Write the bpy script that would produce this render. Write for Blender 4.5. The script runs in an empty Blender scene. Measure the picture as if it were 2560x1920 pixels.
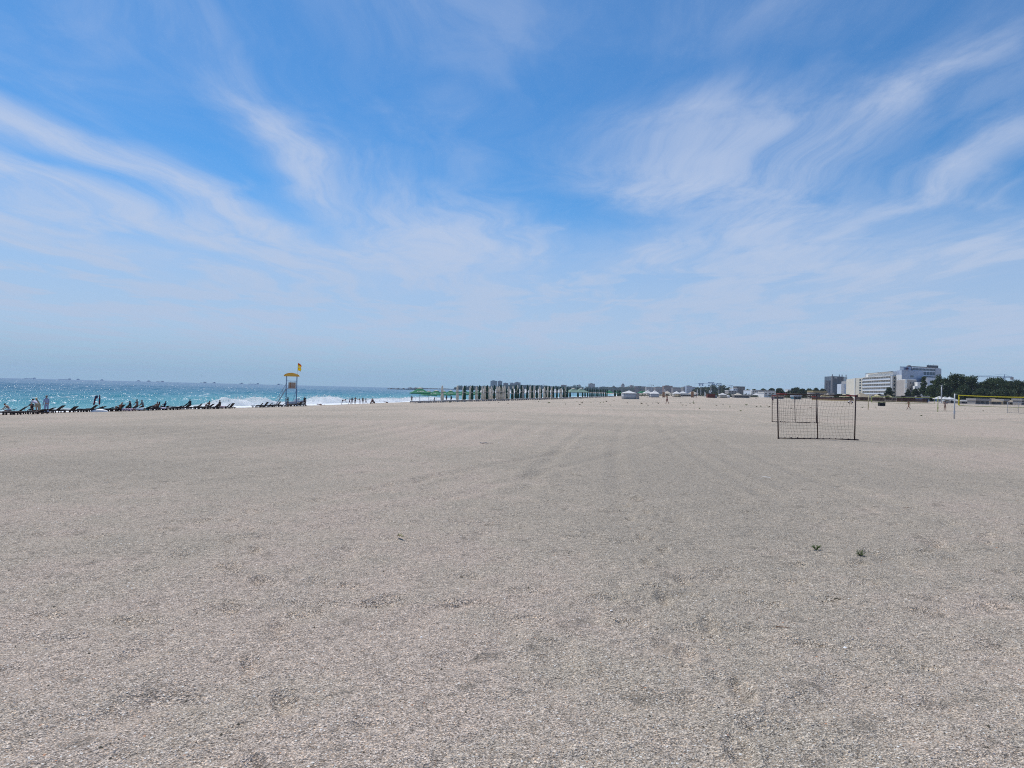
import bpy, bmesh, math, random
import numpy as np
from mathutils import Vector, Matrix
random.seed(7); rng = np.random.default_rng(11)
sc = bpy.context.scene
COL = sc.collection
R = math.radians

# ------------------------------------------------------------------ camera
F = 1780.0                      # focal length in pixels of the 2560 wide picture
CAM_Z = 1.65
PITCH, ROLL = R(0.483), R(1.43)
fw = Vector((0, math.cos(PITCH), math.sin(PITCH)))
up0 = Vector((0, -math.sin(PITCH), math.cos(PITCH)))
rt = Vector((1, 0, 0)) * math.cos(ROLL) + up0 * math.sin(ROLL)
up = -Vector((1, 0, 0)) * math.sin(ROLL) + up0 * math.cos(ROLL)
cam_data = bpy.data.cameras.new('camera')
cam_data.sensor_width = 36.0
cam_data.lens = 36.0 * F / 2560.0
cam_data.clip_start = 0.05; cam_data.clip_end = 40000
cam = bpy.data.objects.new('camera', cam_data); COL.objects.link(cam)
m = Matrix((rt, up, -fw)).transposed().to_4x4(); m.translation = (0, 0, CAM_Z)
cam.matrix_world = m
sc.camera = cam

# ------------------------------------------------------------------ light
SUN_EL, SUN_AZ = R(60), R(-38)          # azimuth from +Y (view direction), negative = to the left
sun_dir = Vector((math.sin(SUN_AZ) * math.cos(SUN_EL), math.cos(SUN_AZ) * math.cos(SUN_EL), math.sin(SUN_EL)))
sd = bpy.data.lights.new('sun', 'SUN'); sd.energy = 3.6; sd.angle = R(0.53); sd.color = (1.0, 0.955, 0.89)
so = bpy.data.objects.new('sun', sd); COL.objects.link(so)
so.rotation_euler = (-sun_dir).to_track_quat('-Z', 'Y').to_euler()
so.location = (0, 0, 200)

sc.view_settings.view_transform = 'Standard'
sc.view_settings.look = 'None'
sc.view_settings.exposure = 0.0
sc.view_settings.gamma = 1.0
sc.view_settings.use_curve_mapping = False
sc.cycles.use_denoising = False
sc.cycles.filter_width = 1.05
sc.cycles.max_bounces = 6
sc.cycles.diffuse_bounces = 3
sc.cycles.glossy_bounces = 3
sc.cycles.transparent_max_bounces = 24
sc.cycles.volume_bounces = 1
sc.cycles.sample_clamp_indirect = 4.0
sc.cycles.caustics_reflective = False
sc.cycles.caustics_refractive = False

# ------------------------------------------------------------------ node helpers
class NT:
    """small wrapper for building node trees"""
    def __init__(s, tree): s.t = tree; s.n = tree.nodes; s.l = tree.links
    def new(s, kind, **kw):
        nd = s.n.new(kind)
        for k, v in kw.items(): setattr(nd, k, v)
        return nd
    def put(s, sock, v):
        if hasattr(v, 'links') or isinstance(v, bpy.types.NodeSocket): s.l.new(v, sock)
        elif v is not None: sock.default_value = v
    def math(s, op, a, b=None, c=None, clamp=False):
        nd = s.new('ShaderNodeMath', operation=op); nd.use_clamp = clamp
        s.put(nd.inputs[0], a)
        if b is not None: s.put(nd.inputs[1], b)
        if c is not None: s.put(nd.inputs[2], c)
        return nd.outputs[0]
    def mix(s, f, a, b, blend='MIX'):
        nd = s.new('ShaderNodeMix', data_type='RGBA', blend_type=blend)
        s.put(nd.inputs[0], f); s.put(nd.inputs[6], a); s.put(nd.inputs[7], b)
        return nd.outputs[2]
    def noise(s, vec, scale, detail=2.0, rough=0.5, dist=0.0, col=False, dim='3D', w=None):
        nd = s.new('ShaderNodeTexNoise', noise_dimensions=dim)
        if vec is not None: s.put(nd.inputs['Vector'], vec)
        nd.inputs['Scale'].default_value = scale; nd.inputs['Detail'].default_value = detail
        nd.inputs['Roughness'].default_value = rough; nd.inputs['Distortion'].default_value = dist
        if w is not None: nd.inputs['W'].default_value = w
        return nd.outputs['Color' if col else 'Fac']
    def range(s, v, a, b, c=0.0, d=1.0, smooth=True):
        nd = s.new('ShaderNodeMapRange')
        nd.interpolation_type = 'SMOOTHSTEP' if smooth else 'LINEAR'
        s.put(nd.inputs[0], v)
        for i, q in zip((1, 2, 3, 4), (a, b, c, d)): nd.inputs[i].default_value = q
        return nd.outputs[0]
    def comb(s, x, y, z):
        nd = s.new('ShaderNodeCombineXYZ')
        for i, q in enumerate((x, y, z)): s.put(nd.inputs[i], q)
        return nd.outputs[0]
    def sep(s, v):
        nd = s.new('ShaderNodeSeparateXYZ'); s.put(nd.inputs[0], v); return nd.outputs
    def ramp(s, f, stops):
        nd = s.new('ShaderNodeValToRGB'); s.put(nd.inputs[0], f)
        e = nd.color_ramp.elements
        while len(e) > 1: e.remove(e[0])
        e[0].position = stops[0][0]; e[0].color = (*stops[0][1], 1)
        for p, c in stops[1:]:
            q = e.new(p); q.color = (*c, 1)
        return nd.outputs[0]

# ------------------------------------------------------------------ sky: Nishita blue with a cirrus sheet
w = bpy.data.worlds.new('World'); w.cycles.sampling_method = 'MANUAL'; w.cycles.sample_map_resolution = 512; sc.world = w; w.use_nodes = True
T = NT(w.node_tree); bg = T.n['Background']
sky = T.new('ShaderNodeTexSky', sky_type='NISHITA'); sky.sun_disc = False
sky.sun_elevation = SUN_EL; sky.sun_rotation = SUN_AZ
sky.air_density = 1.0; sky.dust_density = 0.25; sky.ozone_density = 3.0
tc = T.new('ShaderNodeTexCoord')
dx, dy, dz = T.sep(tc.outputs['Generated'])
dzp = T.math('MAXIMUM', dz, 0.0)
den = T.math('ADD', dzp, 0.03)
cu = T.math('DIVIDE', dx, den)         # position on the flat cirrus layer, in layer heights
cv = T.math('DIVIDE', dy, den)
pos = T.comb(cu, cv, 0.0)
w1x, w1y, w1z = T.sep(T.noise(pos, 0.8, 2, 0.5, col=True, dim='2D'))
cuw = T.math('ADD', cu, T.math('MULTIPLY', T.math('SUBTRACT', w1x, 0.5), 0.62))
cvw = T.math('ADD', cv, T.math('MULTIPLY', T.math('SUBTRACT', w1y, 0.5), 1.3))
posw = T.comb(cuw, cvw, 0.0)
def stroke(u0, v0, slope, width, length, amp, prev):
    """a soft cirrus streak: centre (u0,v0), running along v with a sideways slope"""
    mp = T.new('ShaderNodeMapping', vector_type='TEXTURE'); T.l.new(posw, mp.inputs[0])
    mp.inputs[1].default_value = (u0, v0, 0); mp.inputs[2].default_value = (0, 0, -math.atan(slope))
    mp.inputs[3].default_value = (width * 1.9, length * 1.9, 1)
    g = T.new('ShaderNodeTexGradient', gradient_type='QUADRATIC_SPHERE'); T.l.new(mp.outputs[0], g.inputs[0])
    return T.math('MULTIPLY_ADD', g.outputs[1], amp * 1.15, prev)
STROKES = [(-1.55, 3.35, .36, .17, 1.6, 1.7), (-2.25, 3.0, .36, .17, 1.0, 1.3), (-2.75, 3.7, .36, .20, 1.2, 1.2), (-1.9, 4.3, .36, .2, .9, .8), (-2.9, 4.6, .3, .3, 1.0, .7),
           (-.95, 2.80, -.02, .13, .55, 1.3), (-.45, 4.2, .30, .38, .95, 1.2), (-2.0, 1.8, .45, .12, .30, .50),
           (1.12, 2.30, -.06, .13, .70, .75), (.58, 2.95, .25, .32, .52, 1.25), (1.75, 2.85, -.05, .13, .85, .85), (.45, 2.35, -.3, .22, .16, .45),
           (1.25, 3.8, .1, .45, .8, 1.1), (2.4, 4.6, .1, .6, 1.2, .8), (-.25, 1.70, .1, .35, .28, .14), (.45, 1.72, .2, .28, .3, .16),
           (.75, 4.5, -.1, .3, .5, .5), (-1.0, 5.2, .2, 1.0, .9, .8)]
st = 0.0
for s_ in STROKES: st = stroke(*s_, st)
# the general sheet: streaks along v, thickening towards the horizon
n1 = T.noise(T.comb(T.math('MULTIPLY', cuw, 1.5), T.math('MULTIPLY', cvw, .70), 0.0), 1.0, 4, .60, dim='2D')
fine = T.noise(T.comb(T.math('MULTIPLY', cuw, 5.2), T.math('MULTIPLY', cvw, 1.7), 0.0), 1.0, 7, .66, 0.0, dim='2D')
far = T.range(T.math('SQRT', T.math('ADD', T.math('MULTIPLY', cu, cu), T.math('MULTIPLY', cv, cv))), 3.0, 6.6)
sheet = T.math('MULTIPLY', T.range(n1, .42, .66), T.math('ADD', .13, T.math('MULTIPLY', far, 2.1)))
dens = T.math('ADD', T.math('ADD', st, sheet), .06)
dens = T.math('MULTIPLY', dens, T.range(fine, .26, .74, .48, 1.40))
dens = T.math('ADD', dens, T.math('MULTIPLY', T.range(dz, .02, .27, 1.0, 0.0), 1.7))
cover = T.math('SUBTRACT', 1.0, T.math('EXPONENT', T.math('MULTIPLY', dens, -1.2)))
cover = T.math('MULTIPLY', cover, T.math('MULTIPLY_ADD', T.range(dz, 0.0, .16, 1.0, 0.0), .08, .91))
blue = T.mix(1.0, sky.outputs[0], (.305, .755, 1.07, 1), 'MULTIPLY')
mid = T.mix(T.range(dz, .09, .26), (4.25, 5.10, 6.70, 1), (4.95, 5.65, 7.15, 1))
cloud = T.mix(T.range(dz, .0, .085), (3.10, 4.50, 5.95, 1), mid)
full = T.mix(cover, blue, cloud)
T.l.new(full, bg.inputs[0]); bg.inputs[1].default_value = 0.11
SKY_NODES = (sky, bg)

# ------------------------------------------------------------------ numpy noise, terrain heights
_P = rng.permutation(4096)
def vnoise(x, y, seed=0):
    x = np.asarray(x, float); y = np.asarray(y, float)
    xi = np.floor(x).astype(np.int64); yi = np.floor(y).astype(np.int64)
    fx = x - xi; fy = y - yi
    fx = fx * fx * (3 - 2 * fx); fy = fy * fy * (3 - 2 * fy)
    def h(a, b): return _P[(_P[(a + seed * 131) & 4095] + b) & 4095] / 4095.0
    a = h(xi, yi); b = h(xi + 1, yi); c = h(xi, yi + 1); d = h(xi + 1, yi + 1)
    return (a + (b - a) * fx) * (1 - fy) + (c + (d - c) * fx) * fy
def fbm(x, y, octv=4, seed=0, gain=.5):
    s = 0; a = 1; t = 0
    for i in range(octv):
        s = s + a * vnoise(x * 2 ** i + 17.3 * i, y * 2 ** i - 9.1 * i, seed + i); t += a; a *= gain
    return s / t - .5
SEA_Z = -2.9
SY = np.array([-8000, -600, 0, 86, 112, 130, 157, 176, 200, 270, 366, 500, 700, 1000, 1600, 2400, 3000, 3400, 3700, 4300, 5200, 20000])
SX = np.array([-3000, -270, -87, -61.6, -53.2, -48.5, -42.5, -39.5, -35, -20, 6, 38, 82, 150, 260, 300, 220, 40, -200, -330, -420, -3000])
def shore(Y): return np.interp(Y, SY, SX)
UU = np.array([-4000, -300, -60, -15, 0, 7, 12, 16, 24, 32, 40, 50, 70, 90, 122, 158, 220, 400, 900, 9000])
UZ = np.array([-14, -8, -5, -3.6, -2.95, -2.35, -2.2, -2.05, -1.7, -1.34, -1.0, -.66, -.24, 0, -.10, .70, .95, 1.05, 1.1, 3])
def ground0(X, Y):
    u = X - shore(Y)
    return np.interp(u, UU, UZ) + .45 * np.clip((Y - 200) / 140, 0, 1) * np.clip((u - 25) / 60, 0, 1) * np.clip((190 - u) / 60, 0, 1)
RIDGES = [(-13.4, 89, .1, 2.6, .8, .28), (41.0, 69.5, 0, 2.2, .7, .16), (47.0, 68.2, .05, 2.6, .7, .18), (40.0, 57.5, .05, 2.2, .6, .15), (36.5, 62, 0, 2.0, .6, .12), (24, 150, 0, 6, 1.5, .2), (60, 160, .1, 7, 1.5, .22), (5, 140, 0, 6, 1.5, .16), (-8, 120, .1, 5, 1.2, .16), (45, 118, 0, 6, 1.2, .16), (18, 92, .15, 5, 1.0, .10), (-30, 44, .1, 3, .7, .10)]
def ground(X, Y):
    X = np.asarray(X, float); Y = np.asarray(Y, float)
    d = np.hypot(X, Y)
    u = X - shore(Y)
    z = ground0(X, Y)
    k = np.clip((u - 15) / 60, 0.0, 1)
    z = z + .16 * k * np.clip(d / 40, 0, 1) * fbm(X / 14, Y / 9, 3, 3) + .075 * fbm(X / 2.2, Y / 1.8, 3, 9) * np.clip(d / 6, .35, 1)
    for (x0, y0, a_, l_, w_, h_) in RIDGES:
        ca, sa = math.cos(a_), math.sin(a_); p_ = (X - x0) * ca + (Y - y0) * sa; q_ = -(X - x0) * sa + (Y - y0) * ca
        z = z + h_ * np.exp(-(p_ / l_) ** 2 - (q_ / w_) ** 2)
    return z
def ray(px, py): return fw + rt * ((px - 1280) / F) + up * ((960 - py) / F)
def P(px, py, dmax=2500):
    """ground point seen at a pixel of the photograph"""
    d = ray(px, py); t = 2.0; last = t
    while t < dmax:
        x, y, z = d.x * t, d.y * t, CAM_Z + d.z * t
        if z <= float(ground0(x, y)):
            a, b = last, t
            for _ in range(30):
                c = (a + b) / 2
                if CAM_Z + d.z * c <= float(ground(d.x * c, d.y * c)): b = c
                else: a = c
            t = b; break
        last = t; t *= 1.01
    x, y = d.x * t, d.y * t
    return Vector((x, y, float(ground(x, y))))
def hy(px): return 975 + (px - 1280) * math.tan(ROLL)
def A(px, Y, z=None):
    """the ground point at depth Y in the direction of picture column px"""
    d = ray(px, hy(px)); x = d.x / d.y * Y
    return Vector((x, Y, float(ground(x, Y)) if z is None else z))
def Zof(px, py, Y):
    """world height of a pixel at depth Y"""
    d = ray(px, py); return CAM_Z + d.z / d.y * Y

# ------------------------------------------------------------------ materials
MATS = {}
def newmat(name):
    m_ = bpy.data.materials.new(name); m_.use_nodes = True
    t = NT(m_.node_tree); b = t.n['Principled BSDF']; MATS[name] = m_
    return m_, t, b
def paint(name, col, rough=.6, var=.12, scale=6.0, metal=0.0, bump=0.0, spec=.4, trans=0.0):
    """a plain coloured surface with a little uneven wear"""
    m_, t, b = newmat(name)
    o = t.new('ShaderNodeTexCoord').outputs['Object']
    n = t.noise(o, scale, 4, .6)
    dk = tuple(c * (1 - var) for c in col); lt = tuple(min(1, c * (1 + var)) for c in col)
    t.l.new(t.ramp(n, [(.3, dk), (.7, lt)]), b.inputs['Base Color'])
    b.inputs['Roughness'].default_value = rough; b.inputs['Metallic'].default_value = metal
    b.inputs['Specular IOR Level'].default_value = spec
    if bump:
        bn = t.new('ShaderNodeBump'); bn.inputs['Strength'].default_value = bump; bn.inputs['Distance'].default_value = .02
        t.l.new(t.noise(o, scale * 4, 4, .6), bn.inputs['Height']); t.l.new(bn.outputs[0], b.inputs['Normal'])
    if trans:
        ts = t.new('ShaderNodeBsdfTranslucent'); ts.inputs[0].default_value = (*lt, 1)
        mx = t.new('ShaderNodeMixShader'); mx.inputs[0].default_value = trans
        t.l.new(b.outputs[0], mx.inputs[1]); t.l.new(ts.outputs[0], mx.inputs[2])
        t.l.new(mx.outputs[0], t.n['Material Output'].inputs[0])
    return m_

def sand_material():
    m_, t, b = newmat('shell_sand')
    o = t.new('ShaderNodeTexCoord').outputs['Object']
    ox, oy, oz = t.sep(o)
    p2 = t.comb(ox, oy, 0.0)
    big = t.noise(p2, .09, 3, .55, dim='2D')
    patch = t.noise(p2, 1.1, 4, .6, dim='2D')
    g0 = t.noise(p2, 15.0, 3, .75, dim='2D')
    g1 = t.noise(p2, 66.0, 2, .8, dim='2D')
    vo = t.new('ShaderNodeTexVoronoi', voronoi_dimensions='2D'); t.l.new(p2, vo.inputs['Vector']); vo.inputs['Scale'].default_value = 150.0
    cell = vo.outputs['Color']; cr, cg, cb = t.sep(cell)
    base = t.ramp(t.math('ADD', t.math('MULTIPLY', big, .62), t.math('MULTIPLY', patch, .38)),
                  [(.38, (.368, .328, .266)), (.48, (.408, .360, .290)), (.54, (.438, .380, .308)), (.62, (.466, .394, .324))])
    # grains and broken shell: dark and light flecks of several sizes
    gr = t.math('ADD', t.math('MULTIPLY', cr, .36), t.math('ADD', t.math('MULTIPLY', g1, .40), t.math('MULTIPLY', g0, .30)))
    fleck = t.ramp(gr, [(.26, (.20, .19, .18)), (.40, (.60, .59, .58)), (.52, (.98, .97, .96)), (.63, (1.30, 1.28, 1.26)), (.76, (2.05, 2.03, 2.0))])
    c = t.mix(1.0, base, fleck, 'MULTIPLY')
    c = t.mix(1.0, c, t.ramp(cg, [(.0, (1.12, .98, .86)), (.3, (1.0, 1.0, 1.0)), (.7, (1.0, 1.0, 1.02)), (1.0, (.95, .97, 1.03))]), 'MULTIPLY')
    # scattered darker blotches, mixed in by noise
    dark = t.range(t.math('MULTIPLY', t.noise(p2, 3.1, 5, .75, dim='2D'), t.math('MULTIPLY_ADD', patch, .5, .75)), .57, .72)
    c = t.mix(t.math('MULTIPLY', dark, .42), c, (.11, .10, .08, 1))
    wet = t.range(oz, -2.75, -2.25, 1.0, 0.0)
    c = t.mix(t.math('MULTIPLY', wet, .62), c, (.10, .082, .062, 1))
    t.l.new(c, b.inputs['Base Color'])
    t.l.new(t.range(wet, 0, 1, .92, .35), b.inputs['Roughness']); b.inputs['Specular IOR Level'].default_value = .18
    hgt = t.math('ADD', t.math('MULTIPLY', g1, .45), t.math('ADD', t.math('MULTIPLY', cr, .10), g0))
    bn = t.new('ShaderNodeBump'); bn.inputs['Strength'].default_value = 1.0; bn.inputs['Distance'].default_value = .03
    t.l.new(hgt, bn.inputs['Height']); t.l.new(bn.outputs[0], b.inputs['Normal'])
    return m_
M_SAND = sand_material()

def sea_material():
    m_, t, b = newmat('sea_water')
    at = t.new('ShaderNodeAttribute'); at.attribute_name = 'offshore'     # metres from the waterline
    off = at.outputs['Fac']
    o = t.new('ShaderNodeTexCoord').outputs['Object']
    x, y, z = t.sep(o)
    pat = t.noise(t.comb(t.math('MULTIPLY', x, .012), t.math('MULTIPLY', y, .006), 0.), 1.0, 4, .6)
    k = t.math('ADD', t.math('LOGARITHM', t.math('ADD', off, 10.0), 10.0), t.math('MULTIPLY', t.math('SUBTRACT', pat, .5), .7))
    kk = t.range(k, 1.1, 3.4, 0, 1, smooth=False)
    col = t.ramp(kk, [(.0, (.15, .36, .355)), (.22, (.068, .31, .335)), (.42, (.024, .18, .25)), (.62, (.012, .105, .18)), (1.0, (.006, .055, .125))])
    # foam: the wash near the beach and streaks left behind the breakers
    f1 = t.noise(t.comb(t.math('MULTIPLY', x, .35), t.math('MULTIPLY', y, .12), 0.), 1.0, 6, .7)
    f2 = t.noise(o, 1.6, 5, .7)
    thr = t.math('ADD', t.range(off, 2.0, 16.0, .30, .62), t.range(off, 16.0, 90.0, .0, .2))
    foam = t.range(t.math('SUBTRACT', t.math('ADD', t.math('MULTIPLY', f1, .65), t.math('MULTIPLY', f2, .35)), thr), -.02, .05)
    c = t.mix(foam, col, (.86, .89, .90, 1))
    t.l.new(c, b.inputs['Base Color'])
    t.l.new(t.range(foam, 0, 1, .16, .8), b.inputs['Roughness'])
    b.inputs['IOR'].default_value = 1.33; b.inputs['Specular IOR Level'].default_value = .15
    w1 = t.noise(o, .55, 5, .62); w2 = t.noise(o, 2.6, 4, .6)
    bn = t.new('ShaderNodeBump'); bn.inputs['Strength'].default_value = 1.0; bn.inputs['Distance'].default_value = .55
    t.l.new(t.math('ADD', w1, t.math('MULTIPLY', w2, .28)), bn.inputs['Height']); t.l.new(bn.outputs[0], b.inputs['Normal'])
    return m_
M_SEA = sea_material()

# ------------------------------------------------------------------ mesh helpers
def mesh_obj(name, verts, faces, mat, parent=None, smooth=False):
    me = bpy.data.meshes.new(name)
    if isinstance(verts, np.ndarray):
        V = verts.reshape(-1, 3); me.vertices.add(len(V)); me.vertices.foreach_set('co', V.astype(np.float32).ravel())
        Fa = np.asarray(faces, np.int32); n, k = Fa.shape
        me.loops.add(n * k); me.loops.foreach_set('vertex_index', Fa.ravel())
        me.polygons.add(n); me.polygons.foreach_set('loop_start', np.arange(0, n * k, k, dtype=np.int32))
        me.polygons.foreach_set('loop_total', np.full(n, k, np.int32)); me.update(calc_edges=True)
    else:
        me.from_pydata([tuple(v) for v in verts], [], faces); me.update()
    if smooth: me.polygons.foreach_set('use_smooth', [True] * len(me.polygons))
    if mat is not None: me.materials.append(mat)
    o = bpy.data.objects.new(name, me); COL.objects.link(o)
    if parent is not None: o.parent = parent
    return o
def tag(o, label=None, cat=None, group=None, kind=None):
    if label: o['label'] = label
    if cat: o['category'] = cat
    if group: o['group'] = group
    if kind: o['kind'] = kind
    return o

# ------------------------------------------------------------------ the beach
def fan(rings, angs, closed):
    """polar sheet: rows of growing radius, columns of bearing (0 = +Y)"""
    rr, aa = np.meshgrid(rings, angs, indexing='ij')
    X = rr * np.sin(aa); Y = rr * np.cos(aa)
    n, k = rr.shape
    i = np.arange(n - 1)[:, None]; j = np.arange(k if closed else k - 1)[None, :]
    j2 = (j + 1) % k
    f = np.stack([i * k + j, i * k + j2, (i + 1) * k + j2, (i + 1) * k + j], -1).reshape(-1, 4)
    return X, Y, f[:, ::-1]
rings = np.concatenate([[.02, .5, 1.0, 1.5], np.geomspace(1.9, 45, 300), np.geomspace(45.6, 700, 160)[0:], np.geomspace(720, 5600, 46)])
angs = np.radians(np.concatenate([np.arange(-52, 52, .21), np.arange(52, 308, 4.0)]))
X, Y, f = fan(rings, angs, True)
Z = ground(X, Y)
d = np.hypot(X, Y); near = np.clip(1.3 - d / 22, 0, 1)
lump = fbm(X / .42, Y / .42, 3, 21)
dent = np.clip(vnoise(X / .33, Y / .30, 33) - .70, 0, 1)
prints = np.clip(vnoise(X / .55 + 7, Y / .8, 41) - .66, 0, 1)
Z = Z + near * (.034 * lump - .13 * dent - .08 * prints + .012 * fbm(X / .11, Y / .11, 2, 51))
# wheel tracks of a beach cleaner, curving across the sand
for (a0, a1, a2, dp) in ((-7.5, .42, .0008, .05), (-5.8, .42, .0008, .05), (-1.2, .10, .0012, .05), (.5, .10, .0012, .05), (3.4, .06, .0016, .04), (5.1, .06, .0016, .04), (-13, -.10, .003, .05), (-14.7, -.10, .003, .05), (7.5, .30, -.001, .04), (9.2, .30, -.001, .04)):
    cx = a0 + a1 * Y + a2 * Y * Y
    k = np.clip((Y - 5) / 10, 0, 1) * np.clip((130 - Y) / 40, 0, 1) * (.16 + .55 * vnoise(X / 2, Y / 3, 77))
    Z = Z + k * dp * (-np.exp(-((X - cx) / .17) ** 2) + .6 * np.exp(-((X - cx - .34) / .14) ** 2) + .6 * np.exp(-((X - cx + .34) / .14) ** 2))
Z = Z + .030 * np.sin(2 * math.pi * (X - .12 * Y - .6 * fbm(X / 20, Y / 20, 2, 61)) / 1.25) * np.clip((vnoise(X / 7, Y / 16, 63) - .35) * 2.2, 0, 1) * np.clip((Y - 7) / 8, 0, 1) * np.clip((90 - Y) / 40, 0, 1)
# trails of footprints
fr = random.Random(77)
for (x0, y0, dx_, dy_, n_) in ((1.2, 3.4, .06, .62, 14), (-1.0, 3.2, -.25, .60, 12), (-3.4, 5.2, .60, .12, 12), (2.6, 4.6, -.58, .22, 10), (3.0, 7.0, .5, .3, 9), (-4.5, 8.0, .3, .6, 12), (0.2, 6.0, .62, -.05, 8), (5.2, 9.5, -.6, .2, 14)):
    L_ = math.hypot(dx_, dy_); ux, uy = dx_ / L_, dy_ / L_
    for i in range(n_):
        cx = x0 + dx_ * i + (.11 if i % 2 else -.11) * uy + fr.uniform(-.05, .05); cy = y0 + dy_ * i - (.11 if i % 2 else -.11) * ux + fr.uniform(-.05, .05)
        sel = (np.abs(X - cx) < .4) & (np.abs(Y - cy) < .4)
        p_ = (X[sel] - cx) * ux + (Y[sel] - cy) * uy; q_ = -(X[sel] - cx) * uy + (Y[sel] - cy) * ux
        e = (p_ / .15) ** 2 + (q_ / .06) ** 2
        Z[sel] += -.036 * np.exp(-e ** 1.5) + .015 * np.exp(-((np.sqrt(e) - 1.45) / .35) ** 2)
beach = mesh_obj('beach', np.stack([X, Y, Z], -1), f, M_SAND, smooth=True)
tag(beach, kind='structure')

# ------------------------------------------------------------------ the sea
rings = np.concatenate([np.geomspace(48, 700, 620), np.geomspace(706, 5300, 100)])
angs = np.radians(np.concatenate([np.arange(-120, -46, 3.0), np.arange(-46, 3, .13), np.arange(3, 25, 2.0)]))
X, Y, f = fan(rings, angs, False)
off = shore(Y) - X
d = np.hypot(X, Y)
ph = off / 17.0 * (1 + 6 / (off.clip(0) + 30)) * 2 * math.pi + 5.0 * fbm(X / 60, Y / 60, 2, 5) * 2
amp = np.interp(off, [-5, 0, 10, 40, 300, 900, 3000], [0, .02, .22, .50, .42, .28, 0]) * (.45 + 1.1 * vnoise(X / 35, Y / 28, 8))
s_ = np.sin(ph)
Z = SEA_Z + amp * (np.sign(s_) * np.abs(s_) ** .8 * .5 + .5 * np.clip(s_, 0, 1) ** 3) 
Z = Z + np.interp(off, [0, 15, 60, 700, 2500], [.02, .18, .55, .6, 0]) * fbm(X / 5.5, Y / 4.2, 3, 14)
sea = mesh_obj('sea', np.stack([X, Y, Z], -1), f, M_SEA, smooth=True)
at = sea.data.attributes.new('offshore', 'FLOAT', 'POINT'); at.data.foreach_set('value', off.astype(np.float32).ravel())
tag(sea, kind='structure')

# ------------------------------------------------------------------ builders
class MB:
    """collects simple solids and links them as one mesh object"""
    def __init__(s): s.v = []; s.f = []
    def add(s, vs, fs):
        k = len(s.v); s.v += [Vector(v) for v in vs]; s.f += [tuple(i + k for i in f_) for f_ in fs]; return s
    def box(s, c, size, rot=None, taper=1.0):
        hx, hy_, hz = size[0] / 2, size[1] / 2, size[2] / 2
        vs = [Vector((sx * hx * (taper if sz > 0 else 1), sy * hy_ * (taper if sz > 0 else 1), sz * hz)) for sz in (-1, 1) for sx, sy in ((-1, -1), (1, -1), (1, 1), (-1, 1))]
        if rot is not None: vs = [rot @ v for v in vs]
        vs = [v + Vector(c) for v in vs]
        return s.add(vs, [(3, 2, 1, 0), (4, 5, 6, 7), (0, 1, 5, 4), (1, 2, 6, 5), (2, 3, 7, 6), (3, 0, 4, 7)])
    def tube(s, p0, p1, r0, r1=None, n=8, cap=True):
        r1 = r0 if r1 is None else r1
        p0, p1 = Vector(p0), Vector(p1); ax = p1 - p0
        if ax.length < 1e-6: return s
        q = ax.to_track_quat('Z', 'Y').to_matrix()
        a = [p0 + q @ Vector((math.cos(2 * math.pi * i / n) * r0, math.sin(2 * math.pi * i / n) * r0, 0)) for i in range(n)]
        b = [p1 + q @ Vector((math.cos(2 * math.pi * i / n) * r1, math.sin(2 * math.pi * i / n) * r1, 0)) for i in range(n)]
        fs = [(i, (i + 1) % n, n + (i + 1) % n, n + i) for i in range(n)]
        if cap: fs += [tuple(range(n - 1, -1, -1)), tuple(range(n, 2 * n))]
        return s.add(a + b, fs)
    def path(s, pts, r, n=6):
        for a, b in zip(pts[:-1], pts[1:]): s.tube(a, b, r, n=n)
        return s
    def lathe(s, prof, n=12, c=(0, 0, 0), lobes=0, lob=0.0, sx=1.0, sy=1.0):
        vs = []; fs = []
        for (r, z) in prof:
            for i in range(n):
                a = 2 * math.pi * i / n; k = 1 + lob * math.cos(lobes * a) if lobes else 1
                vs.append((c[0] + r * k * math.cos(a) * sx, c[1] + r * k * math.sin(a) * sy, c[2] + z))
        m_ = len(prof)
        for j in range(m_ - 1):
            for i in range(n): fs.append((j * n + i, j * n + (i + 1) % n, (j + 1) * n + (i + 1) % n, (j + 1) * n + i))
        fs += [tuple(range(n - 1, -1, -1)), tuple(range((m_ - 1) * n, m_ * n))]
        return s.add(vs, fs)
    def prism(s, pts, z0, z1):
        n = len(pts)
        area = sum(pts[i][0] * pts[(i + 1) % n][1] - pts[(i + 1) % n][0] * pts[i][1] for i in range(n))
        if area < 0: pts = pts[::-1]
        vs = [(p[0], p[1], z0) for p in pts] + [(p[0], p[1], z1) for p in pts]
        return s.add(vs, [tuple(range(n - 1, -1, -1)), tuple(range(n, 2 * n))] + [(i, (i + 1) % n, n + (i + 1) % n, n + i) for i in range(n)])
    def blob(s, c, r, seed=0, amp=.25, flat=1.0, rot=0.0, stretch=(1, 1, 1), sub=2):
        bm = bmesh.new(); bmesh.ops.create_icosphere(bm, subdivisions=sub, radius=1.0)
        rr = random.Random(seed); ph = [rr.uniform(0, 6) for _ in range(6)]
        vs = []
        for v in bm.verts:
            p = v.co
            k = 1 + amp * (math.sin(2.3 * p.x + ph[0]) * math.sin(2.7 * p.y + ph[1]) + .6 * math.sin(5 * p.z + ph[2] + 3 * p.x) + .4 * math.sin(7 * p.y + ph[3]) * math.cos(6 * p.x + ph[4]))
            q = Vector((p.x * r * k * stretch[0], p.y * r * k * stretch[1], p.z * r * k * flat * stretch[2]))
            q = Matrix.Rotation(rot, 3, 'Z') @ q
            vs.append(q + Vector(c))
        fs = [tuple(v.index for v in f_.verts) for f_ in bm.faces]
        bm.verts.index_update(); bm.free()
        return s.add(vs, fs)
    def build(s, name, mat, parent=None, smooth=False):
        return mesh_obj(name, s.v, s.f, mat, parent, smooth)
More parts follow.
